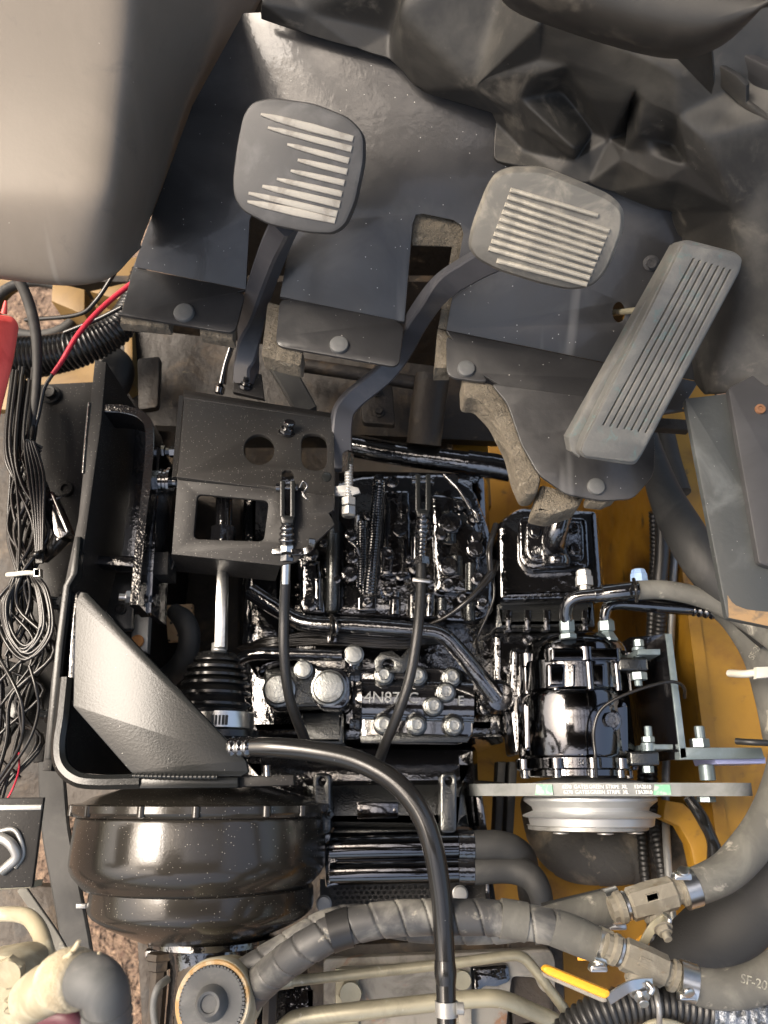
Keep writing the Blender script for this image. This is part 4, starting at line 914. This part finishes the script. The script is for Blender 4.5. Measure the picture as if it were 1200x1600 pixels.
# ================================================================ left: hose, wires, box
dh = T('ribbed_duct', 'glossy ribbed black duct hose crossing under the left flap', 'duct', 110, 540, .74)
tube('duct', shinyrubber, dh, [(20,560,.73),(70,556,.725),(120,545,.72),(160,528,.72),(190,505,.72),(205,470,.72),(220,420,.71)], [34,32,30,28,25,18,13], 26, corr=(7,.10))
tube('elbow', matte_rub, dh, [(170,560,.77),(185,575,.775),(180,600,.78),(165,612,.79)], 24, 18)
rg = T('rubber_ring', 'dark rubber tube ring around the round hole at the left edge', 'ring', 55, 488, .84)
tube('ring', matte_rub, rg, [(55+65*math.cos(a),488+42*math.sin(a)-6,.835) for a in [i*math.pi/8 for i in range(17)]], 8, 12)
hc = T('hanging_cable', 'thick black cable hanging down beside the red box', 'cable', 55, 560, .68)
tube('cable', matte_rub, hc, [(22,425,.62),(38,455,.63),(50,490,.64),(57,530,.65),(58,580,.66),(54,640,.665),(46,700,.67),(36,760,.675)], [8,8.5,8.5,8,7,6.5,6,6], 14)
o = tube('red_wire', redwire, None, [(230,425,.66),(186,458,.66),(150,490,.655),(120,525,.65),(98,562,.65),(82,585,.65)], [4,4.2,4.2,4,3.8,3.5], 10); tag(o, 'dark red wire arching over the ribbed duct', 'wire')
o = tube('thin_wire', wire_m, None, [(82,585,.65),(70,605,.655),(65,625,.66),(60,650,.665),(50,685,.67)], 3, 8); tag(o, 'black wire continuing the red wire down to the bundle', 'wire')
for k, (pp, l) in enumerate([([(100,520,.70),(150,500,.695),(190,480,.69)], 'black wire lying along the top of the ribbed duct'), ([(180,425,.68),(150,470,.69),(120,492,.70),(40,500,.72)], 'black wire crossing from the cowl to the ring')]):
    o = tube('thin_wire', wire_m, None, pp, 3.5, 8); tag(o, l, 'wire')
rd = T('red_box', 'coral red plastic box cut off by the left edge', 'box', 5, 600, .68)
RP = pl3((0,490,.56),(28,500,.57),(0,640,.585))
plate('body', red_m, rd, rnd([(-80,478),(24,492),(34,506),(26,560),(6,640),(-10,730),(-80,740)],12), RP, .05, bev=.006)
tube('knob', red_m, rd, [(6,490,.555),(8,478,.552),(9,470,.55)], [5,3.5,2], 8)
# wire bundle
wb = T('wire_bundle', 'thick bundle of looped black wires tied along the left edge', 'wire bundle', 40, 900, .68)
random.seed(11)
for i in range(26):
    a = random.uniform(-1, 1); b = random.uniform(-1, 1); c = random.uniform(-1, 1); d0 = .655+random.uniform(0,.035)
    pts_ = [(40+a*22,590+b*20,d0+.01),(30+a*24,690+c*8,d0),(42+b*30,760+a*10,d0),(44+c*32,830,d0),(38+a*16,897,d0-.006),(36+b*36,950,d0),(40+c*46,1020+a*16,d0),(30+a*46,1090+b*20,d0+.005),(20+b*48,1160,d0+.01),(-10+a*50,1240+c*25,d0+.015)]
    tube('wire', wire_m, wb, pts_[:random.choice((7,8,10,10))], random.uniform(2.4,3.6), 7, n=6)
for i in range(7):
    w_ = 26+i*3+random.uniform(-2,2); h_ = 60+random.uniform(-16,18)+i*4; cx_ = 40+random.uniform(-6,6)
    tube('looped_wire', wire_m, wb, [(cx_-4,895,.652),(cx_-w_,940,.648+i*.002),(cx_-w_*.8,960+h_*.5,.65),(cx_,960+h_,.65),(cx_+w_*.85,950+h_*.55,.648),(cx_+w_*.7,925,.648),(cx_+6,893,.652)], 2.8, 8, n=6)
for i in range(5):
    tube('strand', wire_m, wb, [(66-i*2,700+i*6,.655),(40+i*3,690,.65),(44+i*6,740,.648),(52+i*4,800,.65),(58+i*2,880,.65)], 2.6, 7)
tube('cable_tie', ziptie, wb, [(12,898,.66),(24,897,.643),(42,895,.638),(60,896,.641)], 4, 8, squash=.9)
plate('tie_head', steel, wb, [(52,888),(63,888),(63,901),(52,901)], .635, .006, holes=[rect(55,891,60,898)], bev=.0008)
tube('cable_tie', wire_m, wb, [(46,870,.655),(56,866,.643),(66,862,.65)], 4, 8)
tube('strand_end', wire_m, wb, [(0,1030,.645),(20,1066,.64),(34,1100,.64),(36,1140,.645),(26,1175,.655),(-10,1230,.67)], 3, 8)
tube('strand_end', wire_m, wb, [(46,1040,.64),(56,1075,.64),(60,1110,.645),(44,1160,.65),(0,1225,.66)], 2.6, 8)
tube('strand_end', redwire, wb, [(30,1175,.655),(28,1210,.66),(10,1250,.67),(-20,1280,.67)], 1.6, 6)
rl2 = T('wire_connector', 'flat black connector block clipped beside the wire bundle', 'connector', 85, 810, .69)
plate('body', smoothgloss, rl2, [(58,780),(80,766),(108,832),(88,846)], .658, .02, bev=.002)
plate('clip', smoothgloss, rl2, [(76,770),(82,767),(109,830),(103,834)], .652, .006, bev=.002)
tube('boot', wire_m, rl2, [(98,838,.665),(85,855,.67),(70,872,.68)], [15,12,9], 12)
tube('lead', wire_m, rl2, [(48,738,.66),(62,748,.658),(72,762,.66)], 4.5, 8)
tube('lead', wire_m, rl2, [(76,782,.655),(92,778,.655),(104,772,.66)], 2, 6)
# ================================================================ lower left
mb = T('metal_box', 'scuffed black metal box cut off at the lower left edge', 'box', 20, 1320, .68)
MB_ = flat(.605)
plate('lid', speck, mb, [(-80,1247),(68,1246),(66,1262),(50,1386),(-80,1392)], MB_, .004, bev=.001)
plate('front_lip', dullsteel, mb, [(-80,1258),(65,1257),(64,1266),(-80,1267)], MB_.up(.002), .003, bev=.001)
plate('bottom_lip', zinc, mb, [(-80,1384),(50,1378),(48,1388),(-80,1395)], .615, .02, bev=.001)
tube('raised_bead', dullsteel, mb, [(-40,1312,.604),(-5,1308,.602),(16,1318,.600),(26,1338,.602),(14,1352,.604),(2,1362,.604)], 8, 10)
tube('raised_bead', dullsteel, mb, [(-10,1302,.605),(20,1296,.604),(32,1312,.604),(36,1336,.605),(24,1356,.605)], 4, 8)
sh = T('flat_hose', 'flat dusty grey strap hose descending left of the booster', 'hose', 100, 1360, .75)
bar('strap', matte_rub, sh, [(80,1180,.76),(83,1240,.75),(88,1300,.745),(100,1365,.74),(112,1430,.74),(124,1500,.745),(130,1560,.75)], 44, 10, bev=.3)
bar('bracket_bar', dusty, sh, [(34,1388,.70),(60,1425,.69),(90,1470,.68),(120,1530,.67)], 14, 8)
plate('nail', dullsteel, sh, [(118,1412),(134,1412),(134,1420),(118,1420)], .73, .004)
ep = T('elbow_pipe', 'dusty cream elbow pipe entering from the left edge at the bottom', 'pipe', 60, 1460, .58)
tube('pipe', cream, ep, [(-40,1432,.56),(10,1428,.555),(42,1432,.55),(60,1452,.54),(70,1480,.53),(76,1510,.52)], [11,11,12,13,13,14], 18)
fb_ = T('taped_fitting', 'cream fitting in frayed tan tape with grey rubber elbow at bottom left corner', 'fitting', 100, 1560, .5)
tube('body', cream, fb_, [(50,1560,.455),(75,1545,.44),(105,1535,.43)], [36,38,34], 24)
tube('tape_wrap', tape_m, fb_, [(92,1532,.43),(110,1530,.42),(128,1532,.415)], [40,46,42], 24, corr=(8,.12))
for i in range(7):
    a = i*.9; tube('tape_fray', tape_m, fb_, [(110+30*math.sin(a),1530-38*math.cos(a)*.9,.418),(120+34*math.sin(a)+i*2,1524-46*math.cos(a),.412),(124+38*math.sin(a)+i*3,1520-50*math.cos(a),.41)], [6,4.5,2.5], 8)
tube('elbow', capgrey, fb_, [(118,1532,.42),(142,1532,.412),(162,1548,.41),(168,1580,.415),(168,1640,.42)], [34,40,38,36,36], 26)
tube('elbow_ribs', capgrey, fb_, [(166,1570,.414),(168,1600,.418),(168,1660,.42)], 39, 26, corr=(17,.12))
plate('block', cream, fb_, rnd([(-60,1500),(6,1488),(36,1496),(48,1520),(44,1560),(60,1640),(-60,1660)],10), .49, .04, bev=.006)
bolt(fb_, 18, 1515, .49, 24, 'hex', cream, ax=(0,-.3,1))
plate('pale_rim', cream, fb_, rnd([(0,1560),(86,1560),(94,1578),(60,1590),(0,1588)],8), .47, .02, bev=.004)
tube('maroon_hose', mat('maroon_rubber', (.10,.03,.04), .5), fb_, [(40,1610,.50),(70,1592,.49),(105,1590,.485),(140,1620,.49)], 16, 14)
# ================================================================ master cylinder
mc = T('master_cylinder', 'dark master cylinder under the booster with a round grey reservoir cap', 'master cylinder', 330, 1540, .8)
pxlathe('neck', cast, mc, 330, .745, [(1470,80),(1476,98),(1486,98),(1490,70),(1520,62),(1700,62)], 48, 30)
plate('flange', cast, mc, rnd([(224,1484),(444,1474),(452,1492),(440,1502),(224,1500)],5), .735, .05, bev=.004)
for x in (250,425):
    pxlathe('nut', brown, mc, x, .73, [(1490,14),(1492,20),(1502,22),(1504,17),(1518,17),(1520,12),(1700,11)], 6, 25)
pxlathe('body', brown, mc, 330, .74, [(1500,48),(1504,58),(1700,58)], 32)
CC = P(333,1566,.635); CAX = (-.05,.12,1)
km = mpp(CC)
lathe('reservoir', cream, mc, CC-Vector(CAX).normalized()*.05, CAX, [(0,60*km),(.045,62*km),(.050,60*km),(.052,55*km),(.048,52*km)], 56)
lathe('brown_ring', mat('amber_plastic', (.42,.25,.09), .35, mottle=(60,(.55,.47,.33),.45,.65)), mc, CC, CAX, [(-.01,59*km),(.001,59*km),(.0022,57*km),(.0022,52*km),(.0005,51*km)], 56)
lathe('cap', capgrey, mc, CC, CAX, [(-.004,50*km),(.003,50*km),(.0045,48*km),(.0045,26*km),(.006,25*km),(.012,20*km),(.0135,17*km),(.0128,13*km),(.0115,12*km)], 64)
for i in range(56):
    a = 2*math.pi*i/56; q = Plane.__new__(Plane); q.n = Vector(CAX).normalized(); q.o = CC+q.n*.0046
    if i == 0: u_ = (Vector((1,0,0))-q.n*q.n.x).normalized(); v_ = q.n.cross(u_); kb = []
    c_ = CC+(u_*math.cos(a)+v_*math.sin(a))*49.5*km+q.n*.003
    kb.append(c_)
Vk, Fk = [], []
for c_ in kb:
    s0 = len(Vk); s = .0009
    Vk += [c_+Vector((x,y,z)) for x in (-s,s) for y in (-s,s) for z in (-s*2,s*1.6)]
    Fk += [(s0+a,s0+b,s0+c,s0+d) for a,b,c,d in ((0,1,3,2),(4,6,7,5),(0,4,5,1),(2,3,7,6),(0,2,6,4),(1,5,7,3))]
kn = mk('knurling', Vk, Fk, capgrey, mc, 0); kn['kind'] = 'stuff'
tube('side_handle', capgrey, mc, [(262,1530,.68),(246,1545,.67),(240,1575,.67),(246,1620,.67)], 6, 10)
# ================================================================ lower gearbox, cooler tubes, mesh
gh = T('gearbox_housing', 'smooth black gearbox housing with two upright lugs below the transmission', 'gearbox', 600, 1240, .9)
plate('upper_wall', gloss, gh, rnd([(372,1160),(748,1162),(752,1250),(752,1330),(420,1330),(380,1240)],14), .83, .2, bev=.02)
plate('front_shelf', peel_sheen, gh, rnd([(470,1220),(730,1218),(742,1300),(480,1302)],10), .80, .1, bev=.015)
plate('name_plate', chrome_black, gh, [(558,1253),(622,1253),(622,1280),(558,1280)], .798, .002, bev=.0005)
for x in (563,617): bolt(gh, x, 1266, .798, 3, 'dome', gloss, name='rivet')
for x, y0, w_ in ((503,1208,14),(701,1207,13)):
    plate('lug', peel_sheen, gh, rnd([(x-w_,y0+6),(x-w_+4,y0),(x+w_-4,y0),(x+w_,y0+6),(x+w_,y0+95),(x-w_,y0+95)],9), .755, .03, holes=[ell(x,y0+13,5.5,6,12)], bev=.002)
plate('right_edge', gloss, gh, [(742,1230),(752,1230),(762,1300),(750,1302)], .79, .1, bev=.002)
plate('ribbed_edge', peel_sheen, gh, [(520,1296),(700,1296),(702,1305),(520,1305)], .785, .05, bev=.002)
cl_ = T('cooler_lines', 'pair of ribbed black cooler pipes with a band clamp crossing below the lugs', 'cooler pipes', 680, 1340, .8)
tube('pipe', chrome_black, cl_, [(518,1324,.77),(600,1322,.765),(715,1320,.765)], 21, 22)
tube('pipe', chrome_black, cl_, [(518,1362,.77),(600,1360,.765),(715,1358,.765)], 20, 22)
plate('end_block', gloss, cl_, rnd([(505,1318),(530,1314),(532,1384),(508,1388)],5), .762, .05, bev=.004)
tube('band_clamp', gloss, cl_, [(716,1322,.765),(740,1322,.765)], 24, 20, sm=False)
tube('band_clamp', gloss, cl_, [(716,1359,.765),(740,1359,.765)], 22, 20, sm=False)
tube('hose', matte_rub, cl_, [(738,1322,.765),(780,1322,.765),(808,1332,.77),(822,1352,.79),(826,1400,.85)], [23,23,22,19,16], 20)
tube('hose', matte_rub, cl_, [(738,1360,.765),(795,1358,.765),(826,1368,.76),(842,1390,.755),(850,1425,.76)], [21,21,21,19,17], 20)
mp_ = T('mesh_guard', 'perforated black guard panel below the cooler pipes', 'mesh guard', 600, 1405, .82)
hx = []
for r_ in range(6):
    for c_ in range(20):
        x = 524+c_*9+(r_ % 2)*4.5; y = 1388+r_*7.4-(x-520)*.012
        if x < 700: hx.append(ell(x, y, 3.4, 2.9, 8))
plate('panel', speck, mp_, [(514,1380),(712,1377),(712,1432),(514,1434)], .80, .002, holes=hx, bev=0)
quad3('backing', groove_m, mp_, [(500,1374,.815),(720,1372,.815),(720,1440,.815),(500,1440,.815)], .002)
for x, y in ((506,1412),(719,1396)): bolt(mp_, x, y, .798, 11, 'plug', dullsteel)
plate('side_block', speck, mp_, rnd([(706,1372),(770,1372),(780,1440),(708,1440)],4), .81, .03, bev=.003)
plate('side_fin', gloss, mp_, [(758,1372),(764,1372),(768,1440),(760,1440)], .79, .03, bev=.001)
# ================================================================ engine end plate and zinc pipes
en = T('engine_end_plate', 'pale corroded engine end plate between the zinc pipes at the bottom', 'engine plate', 680, 1550, .86)
plate('backing', brown, en, [(480,1478),(880,1460),(890,1720),(480,1720)], .80, .06, bev=.004)
plate('gasket', zinc_plate, en, rnd([(505,1498),(860,1482),(868,1500),(868,1560),(845,1548),(838,1528),(800,1526),(780,1720),(505,1720)],8), .78, .012, bev=.002)
plate('face', zinc_plate, en, rnd([(528,1512),(735,1503),(740,1720),(524,1720)],8), .774, .01, bev=.003)
plate('left_post', zinc, en, [(524,1514),(560,1512),(562,1720),(522,1720)], .770, .006, bev=.002)
plate('right_post', zinc_plate, en, [(716,1506),(736,1505),(740,1720),(716,1720)], .770, .006, bev=.002)
bolt(en, 548, 1551, .77, 19, 'hex', zinc); bolt(en, 722, 1530, .77, 15, 'hex', zinc)
plate('rusty_bar', rust, en, [(752,1540),(778,1538),(780,1720),(752,1720)], .79, .03, bev=.003)
plate('dark_bracket', cast, en, rnd([(736,1510),(795,1505),(800,1535),(775,1545),(756,1542),(740,1570)],8), .775, .03, bev=.004)
plate('upright', brown, en, rnd([(790,1470),(862,1466),(868,1600),(800,1610)],5), .79, .08, bev=.004)
plate('left_shade', cast, en, rnd([(395,1545),(498,1525),(505,1720),(395,1720)],10), .80, .08, bev=.01)
zp = T('zinc_pipe', 'slim yellowish zinc pipe with a bend, upper of the two at the bottom', 'pipe', 680, 1510, .7)
tube('pipe', zinc, zp, [(450,1534,.71),(520,1526,.71),(600,1517,.71),(700,1506,.71),(790,1494,.71),(814,1495,.71),(830,1508,.71),(858,1545,.71),(884,1580,.715),(905,1610,.72)], 8, 16)
tube('nut', zinc, zp, [(436,1536,.712),(458,1533,.71)], 10, 6, sm=False)
zp = T('zinc_pipe', 'thicker yellowish zinc pipe, lower of the two at the bottom', 'pipe', 680, 1570, .7)
tube('pipe', zinc, zp, [(440,1610,.70),(452,1598,.70),(475,1590,.695),(560,1580,.69),(650,1570,.69),(740,1561,.69),(785,1562,.69),(830,1580,.695),(880,1604,.70),(930,1640,.71)], [12,13,13.5,13.5,13,13,13,13,13,13], 18)
# ================================================================ spiral wrapped hoses and valves
s1 = T('wrapped_hose', 'front spiral wrapped hose crossing the bottom from the reservoir cap', 'hose', 640, 1440, .66)
A1 = [(362,1590,.70),(388,1556,.665),(428,1518,.638),(480,1480,.62),(540,1450,.617),(610,1436,.615),(690,1433,.615),(770,1434,.615),(830,1442,.615),(870,1450,.615)]
tube('spiral_wrap', spiral_m, s1, A1, 27, 44, spiral=(40,.13))
tube('tape_band', rubber, s1, [(516,1458,.6168),(533,1452,.617),(548,1448,.617)], 29.5, 24)
tube('tape_band', dusty, s1, [(782,1434.5,.615),(800,1437,.615),(822,1441,.615)], 29, 24)
tube('hose', dusty, s1, [(862,1448,.615),(890,1458,.615),(918,1470,.615),(948,1484,.615)], [27,28,27,25], 24)
s2 = T('wrapped_hose', 'rear spiral wrapped hose half hidden behind the front wrapped hose', 'hose', 620, 1450, .7)
tube('spiral_wrap', spiral_m, s2, [(350,1540,.665),(400,1508,.662),(450,1478,.66),(510,1444,.66),(570,1436,.665),(660,1450,.67),(760,1452,.67),(840,1445,.67)], 22, 36, spiral=(44,.13))
tube('hose', dusty, s2, [(830,1450,.665),(880,1438,.662),(930,1425,.66),(968,1414,.66)], [24,27,27,25], 24)
tube('upper_hose', matte_rub, s2, [(850,1428,.69),(900,1416,.685),(950,1404,.68)], 16, 18)
def valve(name, lab, c, ang, D, hpts, yel, hang, L=74, wr=27):
    t = T('ball_valve', lab, 'valve', c[0], c[1], D+.05, 'ball valves on the grey hoses')
    dx, dy = math.cos(ang), math.sin(ang)
    at = lambda s, o=0: (c[0]+dx*s-dy*o, c[1]+dy*s+dx*o, D)
    tube('body', brass, t, [at(-38),at(-34),at(-20),at(-10),at(10),at(20),at(34),at(38)], [21,25,25,26,26,25,25,21], 8, sm=False, smooth=25)
    tube('neck', brass, t, [at(-66),at(-58),at(-54),at(-46),at(-44),at(-36)], [19,19,24,24,19,19], 12, sm=False, smooth=25)
    tube('neck', brass, t, [at(36),at(44),at(46),at(54),at(58),at(66)], [19,19,24,24,19,19], 12, sm=False, smooth=25)
    tube('ring', steel, t, [at(-44),at(-40)], 22, 20, sm=False)
    pl_ = flat(D-26*mpp(P(*c,D))*.97)
    plate('cast_mark', brass, t, rnd([at(-8,-8)[:2],at(12,-8)[:2],at(12,8)[:2],at(-8,8)[:2]],2), pl_, .003, holes=[[at(-5,-5)[:2],at(9,-5)[:2],at(9,5)[:2],at(-5,5)[:2]]], bev=.0006)
    tube('bonnet', brass, t, [at(0,14),at(0,30),at(0,40)], [19,17,14], 10, sm=False, smooth=25)
    tube('bonnet_ear', brass, t, [at(-18,24),at(18,24)], 11, 8, sm=False, smooth=25)
    return t
v1 = valve('v', 'upper corroded ball valve with its lever tucked down behind the lower valve', (1018,1404), -.27, .635, None, None, None)
bar('lever', zinc, v1, [(1042,1432,.62),(1030,1440,.615),(1018,1452,.615),(1004,1476,.62)], 13, 5)
bar('grip', yellow_clean, v1, [(1008,1468,.62),(990,1482,.63),(950,1492,.64),(902,1492,.645)], 15, 7)
bolt(v1, 1036, 1450, .612, 12, 'nut', brass, ax=(.1,-.8,.8), name='stem_nut')
tube('hook', steel, v1, [(1038,1428,.618),(1046,1436,.612),(1044,1448,.612)], 4, 8)
v2 = valve('v', 'lower corroded ball valve with a yellow gripped lever pointing up and left', (1006,1504), .42, .60, None, None, None)
bar('lever', steel, v2, [(1018,1536,.578),(1000,1537,.574),(982,1542,.572),(950,1562,.572)], 15, 5)
plate('grip', yellow_clean, v2, rnd([(846,1516),(852,1509),(860,1510),(955,1549),(953,1558),(946,1562),(856,1524)],5), .568, .006, bev=.002)
plate('grip_edge', zinc_plate, v2, rnd([(846,1518),(858,1523),(948,1560),(950,1566),(942,1567),(850,1527)],3), .570, .006, bev=.001)
bolt(v2, 1000, 1548, .578, 14, 'nut', steel, ax=(-.05,-.7,.9), name='stem_nut')
tube('hook', steel, v2, [(1012,1536,.575),(1020,1545,.572),(1016,1553,.572)], 4, 8)
def clamp(par, a, b, r, screw, ax_):
    tube('clamp_band', steel, par, [a, b], r, 28, sm=False)
    x, y, D = screw
    bolt(par, x, y, D, 9, 'dome', steel, ax=ax_, name='clamp_screw')
    plate('clamp_housing', steel, par, rnd([(x-13,y+2),(x+13,y+2),(x+15,y+14),(x-14,y+14)],4), D+.004, .008, bev=.0015)
clamp(s2, (950,1419,.66),(970,1413,.66), 28, (966,1440,.65), (0,-1,.4))
clamp(s1, (930,1475,.615),(950,1484,.615), 28, (936,1506,.60), (0,-1,.3))
r1 = T('coolant_hose', 'dusty grey hose curving up along the right edge from the upper valve', 'hose', 1150, 1350, .7)
tube('hose', dusty, r1, [(1068,1390,.635),(1100,1380,.635),(1135,1362,.64),(1165,1332,.645),(1194,1292,.65),(1216,1246,.655),(1232,1190,.66),(1240,1110,.67)], [27,28,29,30,30,30,30,30], 26)
clamp(r1, (1066,1391,.635),(1086,1385,.635), 29.5, (1068,1362,.60), (-.2,.9,.8))
r2 = T('coolant_hose', 'dusty grey hose with pale print leaving the lower valve to the right', 'hose', 1150, 1540, .66)
tube('hose', dusty, r2, [(1062,1532,.60),(1095,1542,.598),(1130,1546,.597),(1170,1540,.597),(1205,1525,.597),(1250,1490,.60)], [27,28,29,30,31,31], 26)
clamp(r2, (1060,1531,.60),(1086,1539,.599), 29.5, (1076,1550,.575), (.1,-.7,.9))
text('SF-20', mat('pale_hose_print', (.30,.29,.23), .8, mottle=(300,(.14,.135,.115),.45,.6)), r2, 1178, 1535, .577, 13, .3, .0002)
r3 = T('radiator_hose', 'wide dark fabric hose sweeping into the lower right corner', 'hose', 1130, 1440, .75)
tube('hose', fabric_hose, r3, [(1010,1545,.76),(1050,1510,.73),(1095,1478,.71),(1140,1442,.70),(1180,1395,.70),(1215,1340,.70),(1250,1270,.70)], [30,42,52,56,58,60,60], 32)
r4 = T('corrugated_conduit', 'large black corrugated conduit along the bottom right edge', 'conduit', 1030, 1575, .66)
tube('conduit', rubber, r4, [(870,1640,.62),(900,1605,.615),(940,1582,.61),(990,1570,.608),(1050,1570,.608),(1110,1580,.61),(1160,1590,.615),(1260,1600,.62)], [28,28,29,29,29,29,29,29], 28, corr=(10,.13))
tube('cable_tie', dullsteel, r4, [(1024,1545,.60),(1027,1560,.575),(1030,1580,.572),(1030,1600,.58)], 4.5, 8)
tube('thin_rod', zinc, r4, [(985,1640,.60),(1010,1602,.595),(1050,1598,.595),(1095,1620,.60)], 5, 8)
r5 = T('braided_sleeve', 'frayed silvery braided sleeve wrapped around the conduit end', 'sleeve', 1150, 1580, .62)
tube('sleeve', mat('silver_braid', (.20,.22,.25), .4, metal=.5, bump=((220,1,.003),(80,.6,.004)), mottle=(120,(.06,.065,.07),.45,.6)), r5, [(1110,1580,.608),(1150,1586,.606),(1195,1592,.606),(1260,1600,.61)], [31,34,34,33], 26, corr=(14,.10))
# ================================================================ right side hoses and conduits
for lab, pts_, r_ in (('left corrugated conduit of the pair hanging behind the pulley', [(1022,800,.80),(1024,860,.82),(1020,950,.84),(1012,1100,.87),(1002,1250,.87),(1004,1320,.85),(1012,1400,.84),(1024,1480,.84)], 9),
                      ('right corrugated conduit of the pair hanging behind the pulley', [(1036,830,.79),(1034,900,.80),(1032,960,.82),(1022,1100,.85),(1018,1250,.85),(1028,1320,.83),(1040,1400,.82),(1046,1470,.82),(1050,1540,.82)], 10)):
    o = tube('split_conduit', rubber, None, pts_, r_, 14, corr=(7,.16)); tag(o, lab, 'conduit', 'conduits behind the pulley')
o = tube('smooth_conduit', rubber, None, [(1036,800,.775),(1034,870,.785),(1030,910,.79)], 11, 14); tag(o, 'smooth black sleeve above the corrugated conduits', 'sleeve')
o = tube('vertical_rod', dullsteel, None, [(1054,850,.80),(1050,950,.82),(1044,1100,.85),(1040,1240,.83),(1043,1340,.80),(1054,1460,.78),(1068,1560,.77),(1085,1640,.77)], 6.5, 8); tag(o, 'thin grey rod running down behind the upper valve', 'rod')
fd = T('furry_duct', 'wide dark duct blotched with tan dust under the pulley', 'duct', 910, 1330, .9)
tube('duct', mat('dusted_duct', (.040,.038,.034), .8, bump=((260,.5,.0015),(40,.3,.003)), mottle=(14,(.15,.125,.09),.46,.66), mottle2=(50,(.22,.185,.135),.6,.74)), fd, [(850,1250,.93),(862,1300,.91),(890,1328,.89),(930,1334,.88),(980,1330,.88),(1060,1318,.90)], [38,40,44,46,48,48], 32, spiral=(46,.05))
tube('dark_elbow', rubber, fd, [(1060,1310,.88),(1075,1320,.88),(1085,1345,.90)], 26, 16)
lh = T('strap_hose', 'broad dark rubber hose dropping from the accelerator pedal towards the console', 'hose', 1060, 820, .72)
tube('hose', matte_rub, lh, [(1006,650,.70),(1016,700,.70),(1036,765,.69),(1064,822,.68),(1102,882,.67),(1150,935,.67),(1210,990,.67)], [13,18,25,31,33,32,32], 26)
rh = T('lettered_hose', 'speckled grey hose with faint lettering at the right edge under the console', 'hose', 1170, 1080, .74)
tube('hose', dusty, rh, [(1112,925,.71),(1158,962,.70),(1196,1020,.695),(1218,1090,.69),(1232,1160,.69)], [28,33,35,36,36], 24)
tube('cable_tie', ziptie, rh, [(1140,1052,.685),(1165,1053,.662),(1192,1049,.655),(1215,1048,.66)], 6, 8)
plate('tie_head', ziptie, rh, [(1182,1042),(1204,1041),(1204,1058),(1182,1060)], .650, .006, bev=.001)
text('SF-20', mat('faint_print', (.22,.21,.17), .8, mottle=(300,(.13,.125,.105),.45,.6)), rh, 1180, 1018, pl3((1165,1000,.677),(1196,1040,.673),(1196,1000,.675)), 9, -1.05, .0002)
tube('black_line', rubber, rh, [(1150,1158,.67),(1180,1160,.66),(1230,1162,.66)], 5, 8)
mw = T('wrapped_lead', 'taped black lead dropping along the yellow wall', 'lead', 1105, 1320, .78)
tube('lead', shinyrubber, mw, [(1075,1245,.75),(1095,1275,.75),(1112,1310,.76),(1118,1340,.765),(1114,1370,.77),(1122,1410,.775),(1128,1450,.78)], [8,10,9,13,11,9,9], 12)
tk = T('tan_tank', 'speckled tan tank with a black strap beside the console', 'tank', 1085, 780, .85)
pxlathe('shell', tan_m, tk, 1100, .84, [(660,20),(664,34),(700,38),(960,38),(964,30)], 32)
pxlathe('strap', rubber, tk, 1100, .84, [(764,38.5),(765,40),(776,40),(777,38.5)], 32)
tube('shadow_pipe', matte_rub, tk, [(1038,668,.80),(1050,720,.79),(1066,770,.78)], 14, 12)  # dark tube stands in for the shadow left of the tank
st = T('upright_post', 'dark pair of struts behind the left end of the belt', 'strut', 788, 1250, .9)
for x in (778,796): plate('bar', matte_rub, st, [(x,1190),(x+13,1190),(x+6,1310),(x-6,1310)], .88, .03, bev=.002)
tube('thin_line', wire_m, st, [(742,1222,.80),(770,1224,.81),(800,1228,.82)], 3, 8)
br = T('cross_shaft', 'dark steel arm crossing under the middle flap', 'arm', 470, 600, .75)
bar('arm', matte_rub, br, [(430,560,.735),(455,600,.74),(480,645,.745)], 34, 20)
lkt = T('linkage_end', 'small greasy linkage end above the folded bracket', 'linkage', 348, 600, .69)
tube('rod', smoothgloss, lkt, [(362,540,.67),(352,572,.675),(347,600,.68)], [5,5,7], 10)
lathe('knuckle', smoothgloss, lkt, P(343,610,.685), (.2,1,.4), [(-.004,.003),(-.002,.005),(.003,.005),(.006,.002)], 14)
